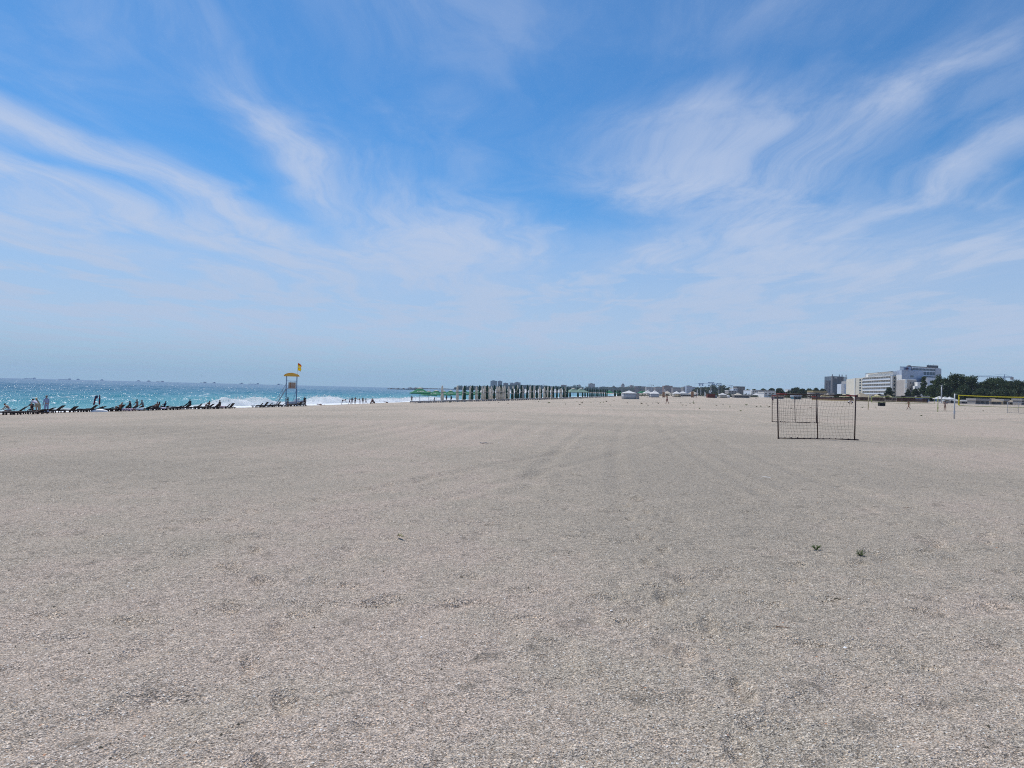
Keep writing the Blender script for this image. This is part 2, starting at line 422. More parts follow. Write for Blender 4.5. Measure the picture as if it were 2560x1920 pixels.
def empty(name, loc=(0, 0, 0), rz=0.0):
    o = bpy.data.objects.new(name, None); COL.objects.link(o); o.location = loc; o.rotation_euler = (0, 0, rz)
    o.empty_display_size = .2
    return o
def copy_tree(o, parent=None):
    c = o.copy(); COL.objects.link(c); c.parent = parent
    for ch in list(o.children): copy_tree(ch, c)
    return c
_ONES = 'zeroth first second third fourth fifth sixth seventh eighth ninth tenth eleventh twelfth thirteenth fourteenth fifteenth sixteenth seventeenth eighteenth nineteenth'.split()
_TENS = {2: ('twentieth', 'twenty'), 3: ('thirtieth', 'thirty'), 4: ('fortieth', 'forty'), 5: ('fiftieth', 'fifty'), 6: ('sixtieth', 'sixty'), 7: ('seventieth', 'seventy'), 8: ('eightieth', 'eighty'), 9: ('ninetieth', 'ninety')}
def nth(k):
    if k < 20: return _ONES[k]
    t_, u_ = divmod(k, 10); return _TENS[t_][0] if u_ == 0 else _TENS[t_][1] + '-' + _ONES[u_]
def ordinal_labels(objs, text, last=True):
    """label look-alikes by their order from left to right in the picture; text holds {} for the ordinal"""
    objs = sorted(objs, key=lambda o: o.location.x / max(o.location.y, .1))
    for i, o in enumerate(objs): o['label'] = text.format(nth(i + 1) if i else 'leftmost')
def U(px, u):
    """point on the slope to the sea: picture column px, u metres inland of the waterline"""
    k = ray(px, hy(px)); k = k.x / k.y; a, b = 20.0, 700.0
    for _ in range(50):
        c = (a + b) / 2
        if k * c - float(shore(c)) > u: a = c
        else: b = c
    return Vector((k * c, c, float(ground(k * c, c))))

M = {}
M['dark_wood'] = paint('dark_stained_wood', (.030, .020, .018), .7, .35, 9)
M['black_metal'] = paint('black_painted_steel', (.055, .030, .028), .6, .5, 14)
M['red_metal'] = paint('worn_red_paint', (.26, .018, .022), .5, .35, 12)
M['net'] = paint('dark_net_cord', (.035, .034, .032), .9, .2, 20)
M['white'] = paint('white_paint', (.78, .78, .76), .5, .06, 5)
M['greywhite'] = paint('weathered_white', (.55, .55, .56), .6, .12, 5)
M['cream'] = paint('cream_canvas', (.82, .78, .70), .85, .06, 4, bump=.3, trans=.5)
M['dkgreen'] = paint('dark_green_canvas', (.022, .068, .046), .85, .22, 4, bump=.3)
M['green'] = paint('green_canvas', (.028, .23, .115), .8, .12, 4, trans=.2)
M['greygreen'] = paint('faded_green_canvas', (.24, .36, .28), .8, .12, 4, trans=.2)
M['canvas'] = paint('white_canvas', (.80, .79, .77), .8, .05, 4, trans=.2)
M['shaded_tentwall'] = paint('shaded_tent_cloth', (.50, .51, .53), .8, .10, 2.0, bump=.2)  # grey carries the shade on the tent fronts, painted into the cloth
M['yellow'] = paint('yellow_paint', (.80, .45, .06), .55, .12, 5)
M['flag'] = paint('yellow_flag_cloth', (.85, .68, .03), .8, .08, 5, trans=.5)
M['flag_red'] = paint('red_flag_cloth', (.72, .24, .06), .8, .08, 5, trans=.5)
M['blue_metal'] = paint('blue_painted_steel', (.11, .20, .36), .45, .15, 8)
M['pale_metal'] = paint('galvanised_rail', (.40, .43, .48), .45, .15, 8)
M['board'] = paint('brown_boards', (.34, .19, .11), .75, .2, 10)
M['grey_wood'] = paint('bleached_grey_wood', (.34, .32, .31), .85, .2, 8)
M['cushion'] = paint('pale_cushion', (.58, .57, .57), .9, .1, 6)
M['navy'] = paint('navy_cloth', (.02, .03, .085), .85, .2, 8)
M['darkred'] = paint('dark_red_cloth', (.16, .022, .05), .85, .2, 8)
M['skin'] = paint('skin', (.44, .26, .18), .55, .08, 8)
M['tan'] = paint('tanned_skin', (.27, .125, .075), .5, .08, 8)
M['hair'] = paint('dark_hair', (.018, .013, .012), .6, .2, 30)
M['black_cloth'] = paint('black_cloth', (.014, .014, .018), .85, .2, 10)
M['white_cloth'] = paint('white_cloth', (.72, .72, .74), .85, .06, 10)
M['lilac_cloth'] = paint('lilac_white_cloth', (.56, .54, .66), .85, .08, 10)
M['blue_cloth'] = paint('pale_blue_cloth', (.30, .38, .58), .85, .1, 10)
M['khaki'] = paint('khaki_cloth', (.36, .31, .22), .85, .1, 10)
M['grey_cloth'] = paint('grey_cloth', (.24, .25, .26), .85, .1, 10)
M['purple_cloth'] = paint('purple_cloth', (.22, .12, .26), .85, .1, 10)
M['straw'] = paint('straw', (.55, .46, .27), .9, .15, 20)
M['leaf'] = paint('green_leaf', (.105, .165, .035), .6, .25, 30, trans=.25)
M['dryleaf'] = paint('dry_weed', (.17, .135, .075), .8, .25, 20)
M['stone'] = paint('dark_wet_rock', (.07, .07, .075), .7, .3, .5)
M['ship'] = paint('hazy_ship_steel', (.28, .34, .43), .6, .2, .05)  # pale blue-grey has the distance haze painted into the hull colour
M['feather'] = paint('white_feather', (.82, .82, .82), .7, .04, 20)
M['glass'] = paint('window_glass', (.030, .042, .058), .12, .2, .2, spec=.6)
M['blueglass'] = paint('blue_window_glass', (.03, .075, .12), .12, .2, .2, spec=.6)
M['vbtape'] = paint('yellow_net_tape', (.85, .70, .05), .7, .06, 6)
M['ltgreentape'] = paint('pale_green_tape', (.42, .46, .16), .7, .1, 6)
M['terracotta'] = paint('red_brown_boards', (.17, .045, .035), .7, .2, 6)

# ------------------------------------------------------------------ people
PENDING = []          # skinned surfaces, turned into plain meshes together at the end
def skinned(name, nodes, edges, mat, parent, root=0, levels=1):
    me = bpy.data.meshes.new(name); me.from_pydata([n_[0] for n_ in nodes], edges, [])
    o = bpy.data.objects.new(name, me); COL.objects.link(o); o.parent = parent
    o.modifiers.new('skin', 'SKIN')
    if not me.skin_vertices:
        bm = bmesh.new(); bm.from_mesh(me); bm.verts.layers.skin.verify(); bm.to_mesh(me); bm.free()
    sv = me.skin_vertices[0].data
    for i, n_ in enumerate(nodes):
        r = n_[1]; sv[i].radius = r if isinstance(r, tuple) else (r, r); sv[i].use_root = (i == root)
    sm = o.modifiers.new('sub', 'SUBSURF'); sm.levels = sm.render_levels = levels
    PENDING.append((o, mat)); return o
def finish_skins():
    bpy.context.view_layer.update()
    dg = bpy.context.evaluated_depsgraph_get()
    made = [(o, m_, bpy.data.meshes.new_from_object(o.evaluated_get(dg))) for o, m_ in PENDING]
    for o, m_, me in made:
        old = o.data; o.modifiers.clear(); o.data = me; bpy.data.meshes.remove(old)
        me.materials.clear(); me.materials.append(m_)
        me.polygons.foreach_set('use_smooth', [True] * len(me.polygons)); me.name = o.name
    PENDING.clear()
def joints(H, lean=0, thigh=(0, 0), knee=(0, 0), arm=(5, 5), out=(8, 8), elbow=(12, 12), nod=0, spread=4):
    """joint positions of a figure facing +Y, pelvis at the origin; angles in degrees, (left, right)"""
    J = {}
    l = R(lean); t = Vector((0, math.sin(l), math.cos(l)))
    J['pelvis'] = Vector((0, 0, 0)); J['waist'] = t * .10 * H; J['chest'] = t * .22 * H; J['neck'] = t * .315 * H
    l2 = R(lean * .75 + nod); t2 = Vector((0, math.sin(l2), math.cos(l2)))
    J['head'] = J['neck'] + t2 * .075 * H; J['crown'] = J['neck'] + t2 * .135 * H; J['nose'] = J['head'] + Vector((0, math.cos(l2), -math.sin(l2))) * .058 * H
    for i, sd_ in ((0, -1), (1, 1)):
        k = 'LR'[i]
        hip = Vector((sd_ * .052 * H, 0, -.02 * H)); a = R(thigh[i]); b_ = R(thigh[i] - knee[i]); sp = math.sin(R(spread)) * sd_
        kn = hip + Vector((sp, math.sin(a), -math.cos(a))).normalized() * .245 * H
        an = kn + Vector((sp * .3, math.sin(b_), -math.cos(b_))).normalized() * .235 * H
        fb = max(-.9, b_ * .6)
        toe = an + Vector((sd_ * .015 * H, .11 * H * math.cos(fb), -.025 * H + .11 * H * math.sin(fb) * .4))
        sh = J['neck'] - t * .035 * H + Vector((sd_ * .105 * H, 0, 0))
        f_ = R(arm[i]); o_ = R(out[i]); el = sh + Vector((sd_ * math.sin(o_), math.sin(f_) * math.cos(o_), -math.cos(f_) * math.cos(o_))) * .165 * H
        e_ = R(arm[i] + elbow[i]); wr = el + Vector((sd_ * math.sin(o_) * .6, math.sin(e_) * math.cos(o_), -math.cos(e_) * math.cos(o_))).normalized() * .145 * H
        hd = wr + (wr - el).normalized() * .05 * H; ft = wr + (wr - el).normalized() * .095 * H
        th = wr + (wr - el).normalized() * .045 * H + Vector((-sd_ * .03 * H, .015 * H, 0))
        for n_, q in zip(('hip', 'knee', 'ankle', 'toe', 'sh', 'elbow', 'wrist', 'hand', 'tip', 'thumb'), (hip, kn, an, toe, sh, el, wr, hd, ft, th)): J[n_ + k] = q
    return J
WEAR = {'shirt': (('waist', 'chest', 'neck2'), True), }
def person(loc, face, label, H=1.72, pose=None, seat=None, skin='skin', top=None, sleeves='short', bottom='black_cloth', legs='shorts', hair='short', hat=None, group=None, lay=False, dz=0.0, bag=None, build=1.0):
    root = empty('person', loc, R(face))
    tag(root, label, 'person', group)
    J = joints(H, **(pose or {}))
    low = min(min(J['ankle' + k].z - .035 * H, J['toe' + k].z - .02 * H) for k in 'LR')
    lift = -low if seat is None else seat
    if lay:
        rot = Matrix.Rotation(R(-84), 4, 'X'); J = {k: rot @ v for k, v in J.items()}; lift = (seat or 0) + .085 * H
    J = {k: v + Vector((0, 0, lift + dz)) for k, v in J.items()}
    b = build
    N = ['pelvis', 'waist', 'chest', 'neck', 'head', 'crown']
    rad = {'pelvis': (.078 * H * b, .062 * H * b), 'waist': (.070 * H * b, .054 * H * b), 'chest': (.083 * H * b, .062 * H * b), 'neck': .032 * H, 'head': (.046 * H, .052 * H), 'crown': .036 * H, 'nose': .010 * H}
    E_ = [(0, 1), (1, 2), (2, 3), (3, 4), (4, 5)]
    N.append('nose'); E_.append((4, 6))
    for k in 'LR':
        s0 = len(N); N += [n_ + k for n_ in ('hip', 'knee', 'ankle', 'toe')]
        E_ += [(0, s0), (s0, s0 + 1), (s0 + 1, s0 + 2), (s0 + 2, s0 + 3)]
        rad.update({'hip' + k: .054 * H * b, 'knee' + k: .034 * H, 'ankle' + k: .023 * H, 'toe' + k: (.024 * H, .016 * H)})
        s1 = len(N); N += [n_ + k for n_ in ('sh', 'elbow', 'wrist', 'hand', 'tip', 'thumb')]
        E_ += [(2, s1), (s1, s1 + 1), (s1 + 1, s1 + 2), (s1 + 2, s1 + 3), (s1 + 3, s1 + 4), (s1 + 2, s1 + 5)]
        rad.update({'sh' + k: .036 * H * b, 'elbow' + k: .026 * H, 'wrist' + k: .017 * H, 'hand' + k: (.022 * H, .012 * H), 'tip' + k: (.014 * H, .008 * H), 'thumb' + k: .008 * H})
    skinned('body', [(J[n_], rad[n_]) for n_ in N], E_, M[skin], root)
    def wear(name, chain, mat, grow, cut=None):
        idx = []; ed = []; nodes = []
        for ch in chain:
            prev = None
            for n_ in ch:
                if isinstance(n_, tuple):
                    a_, c_, f_ = n_; pos_ = J[a_].lerp(J[c_], f_); key = n_
                    ra = rad[a_] if isinstance(rad[a_], tuple) else (rad[a_],) * 2; rc = rad[c_] if isinstance(rad[c_], tuple) else (rad[c_],) * 2
                    r_ = tuple(ra[q] * (1 - f_) + rc[q] * f_ for q in (0, 1))
                else:
                    pos_ = J[n_]; key = n_; r_ = rad[n_] if isinstance(rad[n_], tuple) else (rad[n_],) * 2
                if key in idx: i = idx.index(key)
                else:
                    idx.append(key); i = len(idx) - 1; nodes.append((pos_, (r_[0] + grow * H, r_[1] + grow * H)))
                if prev is not None: ed.append((prev, i))
                prev = i
        return skinned(name, nodes, ed, M[mat], root)
    if top:
        sl = .55 if sleeves == 'short' else .97
        ch = [('pelvis', 'waist', 'chest', ('chest', 'neck', .75))]
        for k in 'LR':
            if sleeves == 'short': ch.append(('chest', 'sh' + k, ('sh' + k, 'elbow' + k, .6)))
            elif sleeves == 'long': ch.append(('chest', 'sh' + k, 'elbow' + k, ('elbow' + k, 'wrist' + k, .95)))
        wear('shirt', ch, top, .011)
    if legs == 'shorts': wear('shorts', [(('pelvis', 'waist', .6), 'pelvis')] + [('pelvis', 'hip' + k, ('hip' + k, 'knee' + k, .62)) for k in 'LR'], bottom, .013)
    elif legs == 'long': wear('trousers', [(('pelvis', 'waist', .6), 'pelvis')] + [('pelvis', 'hip' + k, 'knee' + k, ('knee' + k, 'ankle' + k, .93)) for k in 'LR'], bottom, .013)
    elif legs == 'brief': wear('swimwear', [(('pelvis', 'waist', .35), 'pelvis')] + [('pelvis', 'hip' + k, ('hip' + k, 'knee' + k, .12)) for k in 'LR'], bottom, .008)
    hd, cr = J['head'], J['crown']; axis = (cr - hd).normalized(); q = axis.to_track_quat('Z', 'Y').to_matrix()
    if hair:
        mb = MB(); c0 = hd.lerp(cr, .25)
        mb.blob((0, 0, 0), .062 * H, 3, .04, 1.0, sub=2); mb.v = [q @ Vector((v.x * .92, v.y, max(v.z, -.012 * H))) + c0 for v in mb.v]
        mb.build('hair', M['hair'], root, True)
        if hair == 'long':
            mb2 = MB(); back = hd - (J['nose'] - hd) * .55; mb2.tube(back + Vector((0, 0, .03 * H)), back + Vector((0, 0, -.11 * H)), .045 * H, .03 * H, 8); mb2.build('long_hair', M['hair'], root, True)
    if hat:
        mb = MB(); c0 = hd.lerp(cr, .62)
        wide = .13 if hat == 'straw' else .085
        mb.lathe([(.02 * H, .055 * H), (.05 * H, .045 * H), (.058 * H, .005 * H), (wide * H, -.008 * H), (wide * H, -.014 * H), (.05 * H, -.006 * H)], 14)
        mb.v = [q @ v + c0 for v in mb.v]; mb.build('hat', M['straw' if hat == 'straw' else hat], root, True)
    return root
STAND = dict(thigh=(3, -4), knee=(2, 2))
WALK = dict(thigh=(24, -18), knee=(8, 22), arm=(-22, 25), elbow=(15, 30), lean=4)
SIT = dict(lean=14, thigh=(80, 74), knee=(72, 80), arm=(28, 34), elbow=(30, 24))
CROUCH = dict(lean=42, thigh=(95, 70), knee=(120, 115), arm=(50, 60), elbow=(20, 25))
SITG = dict(lean=18, thigh=(118, 108), knee=(105, 95), arm=(55, 62), elbow=(20, 20))
BEND = dict(lean=72, thigh=(-10, -4), knee=(8, 14), arm=(12, 25), elbow=(5, 10))
LIE = dict(thigh=(2, 30), knee=(5, 60), arm=(5, -10), out=(20, 30))

# ------------------------------------------------------------------ football goals
def goal(pl, pr, H, label, cat='goal', tilt=0.0, barmat='black', sag=.6, r=.025):
    """flat welded frame with a middle post, ground bar and a slack net hanging behind it"""
    mid = (pl + pr) / 2; W = (pr - pl).length; rz = math.atan2(pr.y - pl.y, pr.x - pl.x)
    root = empty('football_goal', mid, rz); tag(root, label, cat, 'football goals on the sand')
    dk = M['black_metal'] if barmat == 'black' else M['pale_metal']
    x0, x1 = -W / 2, W / 2
    for k, (xb, xt) in enumerate(((x0 + tilt * H, x0), (x1 - .01, x1))):
        MB().tube((xb, 0, 0), (xt, 0, H), r, n=10).build('post', dk, root, True)
    MB().tube((.08, 0, .02), (0, 0, H - .02), r * .85, n=10).build('middle_post', dk, root, True)
    cb = MB().tube((x0 + W * .12, 0, H), (x1 - W * .13, 0, H), r, n=10).build('crossbar', dk, root, True)
    if barmat == 'black':
        MB().tube((x0 - r, 0, H), (x0 + W * .12, 0, H), r * 1.02, n=10).build('crossbar_end', M['red_metal'], root, True)['label'] = 'worn red end of the crossbar'
        MB().tube((x1 - W * .13, 0, H), (x1 + r, 0, H), r * 1.02, n=10).build('crossbar_end', M['red_metal'], root, True)['label'] = 'worn red end of the crossbar'
    else:
        MB().tube((x0 - r, 0, H), (x1 + r, 0, H), r * .98, n=10).build('crossbar_sleeve', dk, root, True)
    MB().tube((x0 + tilt * H - .03, 0, .035), (x1 + .14, 0, .03), r * .8, n=8).build('ground_bar', dk, root, True)
    for s_, xx in ((-1, x0 + tilt * H), (1, x1)):
        fb = MB(); fb.tube((xx, 0, .03), (xx + .10 * s_ * (1 if s_ > 0 else .2), -.12, .03), r * .7, n=8); fb.build('foot', dk, root, True)
    # slack net: cords of a warped grid
    nx, nz = max(6, int(W / .135)), max(5, int(H / .135)); mb = MB(); g = {}
    rr = random.Random(int(W * 1000))
    for i in range(nx + 1):
        for j in range(nz + 1):
            a, c = i / nx, j / nz
            half = abs(2 * ((a * 2) % 1.0) - 1)            # slack in each half between posts
            sg = (1 - half ** 2) * math.sin(math.pi * min(1, c * 1.05)) 
            x = x0 + (tilt * H) * (1 - c) + (W - tilt * H * (1 - c)) * a
            x += .16 * sag * math.sin(math.pi * c) * (1 if a < .5 else -1) * max(0, 1 - 4 * min(a, 1 - a))
            y = .04 + .50 * sag * sg + .25 * sag * math.sin(math.pi * a) * (1 - c)
            z = .05 + (H - .07) * c - .10 * sg * sag + rr.uniform(-.012, .012)
            g[i, j] = Vector((x + rr.uniform(-.012, .012), y, z))
    for i in range(nx + 1):
        for j in range(nz + 1):
            if i < nx: mb.tube(g[i, j], g[i + 1, j], .0030, n=3, cap=False)
            if j < nz: mb.tube(g[i, j], g[i, j + 1], .0030, n=3, cap=False)
    mb.build('net', M['net'], root)
    cl = MB()
    for i in range(0, nx + 1, 2): cl.blob((g[i, 0].x, 0, .045), .035, i, .2, sub=1)
    cl.build('net_ties', M['black_metal'], root)['kind'] = 'stuff'
    return root
goal(P(1941, 1096), P(2137, 1099.5), 1.80, 'large football goal with sagging net nearest the camera, red ends on its crossbar', tilt=.045)
goal(P(1929, 1055), P(2041, 1058), 1.74, 'smaller looking football goal standing behind the nearest goal', sag=.25, tilt=.02, r=.024)
goal(A(2519, 106), A(2572, 104), 1.62, 'far grey goal at the right edge below the yellow volleyball net', barmat='grey', sag=.2, r=.024)

# ------------------------------------------------------------------ volleyball courts
def volleyball(pl, pr, H, tape_mat, pole_mats, label, nh=1.0, tape=.09, gap=.45, lowtape=True):
    mid = (pl + pr) / 2; d_ = pr - pl; W = Vector((d_.x, d_.y, 0)).length; rz = math.atan2(d_.y, d_.x)
    root = empty('volleyball_net', mid, rz); tag(root, label, 'net', 'beach volleyball nets')
    z0 = mid.z
    for s_, p_, pm in ((-1, pl, pole_mats[0]), (1, pr, pole_mats[1])):
        po = MB(); po.tube((s_ * W / 2, 0, p_.z - z0 - .1), (s_ * W / 2, 0, H), .062, .055, 12); o = po.build('pole', pm, root, True)
        cp = MB(); cp.lathe([(.07, .45), (.085, .5), (.085, .75), (.07, .8)], 10, (s_ * W / 2, 0, .0)); cp.build('pad_collar', pm, o)
    a, b_ = -W / 2 + gap, W / 2 - gap; top = H - .10
    def strip(z, h, mat, name, par=root):
        n = 14; m_ = MB()
        for i in range(n):
            x_0, x_1 = a + (b_ - a) * i / n, a + (b_ - a) * (i + 1) / n
            sgg = lambda x: -.05 * math.sin(math.pi * (x - a) / (b_ - a))
            m_.add([(x_0, -.012, z + sgg(x_0) - h), (x_1, -.012, z + sgg(x_1) - h), (x_1, -.012, z + sgg(x_1)), (x_0, -.012, z + sgg(x_0)), (x_0, .012, z + sgg(x_0) - h), (x_1, .012, z + sgg(x_1) - h), (x_1, .012, z + sgg(x_1)), (x_0, .012, z + sgg(x_0))],
                   [(0, 1, 2, 3), (5, 4, 7, 6), (3, 2, 6, 7), (1, 0, 4, 5)])
        return m_.build(name, mat, par)
    strip(top, tape, tape_mat, 'top_tape')
    if lowtape: strip(top - nh, tape * .55, M['ltgreentape'], 'bottom_tape')
    for s_, x in ((-1, a), (1, b_)):
        MB().box((x, 0, top - nh / 2), (.16 if s_ < 0 else .05, .02, nh)).build('side_band', tape_mat, root)
    m_ = MB(); n = int((b_ - a) / .22); k = 8
    for i in range(n + 1): m_.tube((a + (b_ - a) * i / n, 0, top - nh), (a + (b_ - a) * i / n, 0, top - .03 - .05 * math.sin(math.pi * i / n)), .0022, n=3, cap=False)
    for j in range(1, k): m_.tube((a, 0, top - nh * j / k), (b_, 0, top - nh * j / k - .04), .0022, n=3, cap=False)
    m_.build('mesh', M['net'], root)
    rp = MB()
    for s_, x in ((-1, a), (1, b_)):
        rp.tube((x, 0, top - .03), (s_ * W / 2, 0, H - .05), .008, n=5); rp.tube((x, 0, top - nh), (s_ * W / 2, 0, top - nh), .008, n=5)
    rp.build('tie_rope', M['white'], root)['kind'] = 'stuff'
    return root
pA = P(2385.5, 1047); pB = Vector((pA.x + 9.6, pA.y + .9, 0)); pB.z = float(ground(pB.x, pB.y))
vb1 = volleyball(pA, pB, 2.42, M['vbtape'], (M['greywhite'], M['greywhite']), 'beach volleyball net with bright yellow top tape and white pole, nearest on the right', lowtape=True)
# printed capitals running down the yellow end band are too worn to read: dark strokes only
bk = MB()
for j in range(6): bk.box((-4.8 + .45 - .0, -.014, 2.16 - j * .14), (.08, .004, .07))
bk.build('band_print', M['black_metal'], vb1)['kind'] = 'stuff'
pA2, pB2 = A(2171, 116), A(2345, 112)
volleyball(pA2, pB2, 2.36, M['ltgreentape'], (M['straw'], M['ltgreentape']), 'farther volleyball net with pale green tape in front of the brown fence')

# ------------------------------------------------------------------ foreground: weeds, feather, twig, shells
def sprig(px, py, label, seed, h=.062, n=24, spread=.058):
    rr = random.Random(seed); p = P(px, py)
    root = empty('sea_rocket_plant', p); tag(root, label, 'plant', 'green sprigs on the foreground sand')
    st_ = MB(); lf = MB()
    for i in range(n):
        a = rr.uniform(0, 6.28); l_ = rr.uniform(.35, 1) * spread; hh = rr.uniform(.35, 1) * h
        tip = Vector((math.cos(a) * l_, math.sin(a) * l_, hh))
        st_.tube((0, 0, -.01), tip * .5 + Vector((0, 0, .012)), .0016, n=4); st_.tube(tip * .5 + Vector((0, 0, .012)), tip, .0012, n=4)
        for q in range(5):
            c = tip * rr.uniform(.45, 1.05) + Vector((0, 0, rr.uniform(0, .015))); d_ = Vector((rr.uniform(-1, 1), rr.uniform(-1, 1), rr.uniform(-.1, .9))).normalized(); s_ = Vector((-d_.y, d_.x, .2)).normalized()
            L_ = rr.uniform(.010, .018); lf.add([c, c + d_ * L_ * .5 + s_ * L_ * .26, c + d_ * L_, c + d_ * L_ * .5 - s_ * L_ * .26 + Vector((0, 0, .003))], [(0, 1, 2, 3)])
    st_.build('stem', M['leaf'], root)['kind'] = 'stuff'; lf.build('leaves', M['leaf'], root)['kind'] = 'stuff'
sprig(2040, 1376, 'small bushy green sprig on the sand, left of the two in the foreground', 5)
sprig(2150, 1391, 'small spreading green sprig on the sand, right of the two in the foreground', 9, .060, 26, .064)
p = P(1915, 1195)
ft = MB(); vs = []
for i in range(9):
    a = i / 8; w_ = .012 * math.sin(math.pi * min(1, a * 1.06 + .02)) ** .7 + .002
    vs += [(-.16 + .32 * a, -w_, .012 + .018 * math.sin(3 * a)), (-.16 + .32 * a, w_, .012 + .018 * math.sin(3 * a)), (-.16 + .32 * a, 0, .018 + .018 * math.sin(3 * a))]
ft.add(vs, [f_ for i in range(8) for f_ in ((3 * i, 3 * i + 3, 3 * i + 5, 3 * i + 2), (3 * i + 2, 3 * i + 5, 3 * i + 4, 3 * i + 1), (3 * i + 1, 3 * i + 4, 3 * i + 3, 3 * i))])
fo = ft.build('feather', M['feather']); fo.location = p; fo.rotation_euler = (0, 0, R(-38)); fo.scale = (.62, .75, .75)
tag(fo, 'slim white feather lying on the sand in front of the goals', 'feather')
def twig(px, py, L_, r, mat, label, rz, seed):
    rr = random.Random(seed); p = P(px, py); pts = [Vector((-L_ / 2 + L_ * i / 5, rr.uniform(-1, 1) * L_ * .08, r * .8 + rr.uniform(0, 1) * r)) for i in range(6)]
    m_ = MB()
    for i in range(5): m_.tube(pts[i], pts[i + 1], r * (1 - .1 * i), r * (1 - .1 * (i + 1)), 6)
    m_.tube(pts[2], pts[2] + Vector((L_ * .12, L_ * .12, r)), r * .5, r * .2, 5)
    o = m_.build('driftwood', mat); o.location = p; o.rotation_euler = (0, 0, rz); tag(o, label, 'driftwood', 'driftwood bits on the sand')
twig(1002, 1344, .085, .017, M['straw'], 'short straw coloured piece of driftwood in the middle foreground', R(-40), 1)
twig(1216, 1109, .42, .016, M['grey_wood'], 'thin dark stick on the sand far left of the goals', R(4), 2)
twig(1958, 1572, .10, .0035, M['board'], 'thin brown twig in the lower right foreground', R(-8), 3)
twig(2268, 1274, .14, .006, M['board'], 'short brown stick on the sand below the volleyball court', R(5), 4)
twig(2095, 1500, .07, .006, M['dryleaf'], 'dark scrap of driftwood below the two green sprigs', R(12), 5)
def shell(px, py, s_, label, k):
    p = P(px, py); m_ = MB(); n = 9; vs = [(0, -s_ * .9, .004)]; fs = []
    for j in range(1, 4):
        for i in range(n):
            a = R(20 + 140 * i / (n - 1)); q = j / 3
            vs.append((math.cos(a) * s_ * q, -s_ * .9 + math.sin(a) * s_ * 1.7 * q, .004 + s_ * .5 * math.sin(math.pi * (.15 + q * .8)) * (1 + .06 * (i % 2))))
    for i in range(n - 1): fs.append((0, 1 + i, 2 + i))
    for j in range(2):
        for i in range(n - 1): fs.append((1 + j * n + i, 1 + (j + 1) * n + i, 2 + (j + 1) * n + i, 2 + j * n + i))
    m_.add(vs, fs); o = m_.build('seashell', M['feather'], None, True); o.location = p; o.rotation_euler = (0, 0, k)
    tag(o, label, 'shell', 'white shells on the sand')
shell(1528, 1528, .013, 'white seashell on the sand low in the middle of the picture', 1.0)
shell(2112, 1621, .013, 'white seashell on the lower right sand, below the dark driftwood scrap', 2.0)
shell(1910, 1755, .012, 'white seashell near the bottom edge, right of the middle', .4)
shell(1053, 1592, .010, 'small white seashell near the bottom, left of the middle', 2.6)

# loose shell grit and dark lumps lying on the near sand
def grit(name, n, ymin, ymax, smin, smax, mat, seed, flat=.4):
    g = np.random.default_rng(seed)
    yy = ymin * (ymax / ymin) ** g.random(n) ; xx = (g.random(n) * 2 - 1) * .80 * (yy + .8)
    nearz = ground(xx, yy)
    d_ = np.hypot(xx, yy); nr = np.clip(1.3 - d_ / 22, 0, 1)
    nearz = nearz + nr * (.034 * fbm(xx / .42, yy / .42, 3, 21) - .13 * np.clip(vnoise(xx / .33, yy / .30, 33) - .70, 0, 1) - .08 * np.clip(vnoise(xx / .55 + 7, yy / .8, 41) - .66, 0, 1) + .012 * fbm(xx / .11, yy / .11, 2, 51))
    s_ = smin + (smax - smin) * g.random(n) ** 3; a = g.random(n) * 6.28
    base = np.array([[1, 0, -.2], [0, 1, -.2], [-1, 0, -.2], [0, -1, -.2], [.15, .1, 1.0]])
    V = np.repeat(base[None], n, 0) * (1 + .35 * (g.random((n, 5, 3)) - .5)); V[:, :, 1] *= (.5 + .5 * g.random(n))[:, None]; V[:, :, 2] *= flat
    ca, sa = np.cos(a)[:, None], np.sin(a)[:, None]
    x = V[:, :, 0] * ca - V[:, :, 1] * sa; y = V[:, :, 0] * sa + V[:, :, 1] * ca
    tx, ty = (g.random((2, n, 1)) - .5) * .7
    V = np.stack([x, y, V[:, :, 2] + tx * x + ty * y], -1) * s_[:, None, None] + np.stack([xx, yy, nearz], -1)[:, None, :]
    tri = np.array([[0, 1, 4], [1, 2, 4], [2, 3, 4], [3, 0, 4]])
    fs = (np.arange(n)[:, None, None] * 5 + tri[None]).reshape(-1, 3)
    o = mesh_obj(name, V, fs, mat); tag(o, kind='stuff'); return o
grit('shell_fragments', 26000, 2.2, 26, .0025, .010, paint('bleached_shell', (.66, .64, .59), .6, .25, 40), 3)
grit('orange_shell_fragments', 2200, 2.2, 14, .0025, .010, paint('orange_shell', (.42, .20, .10), .6, .3, 40), 4)
grit('slate_shell_fragments', 9000, 2.2, 22, .0025, .010, paint('slate_shell', (.10, .105, .13), .6, .4, 40), 5)
grit('damp_sand_lumps', 650, 2.2, 24, .005, .015, paint('damp_sand', (.075, .068, .052), .95, .3, 30), 6, .8)

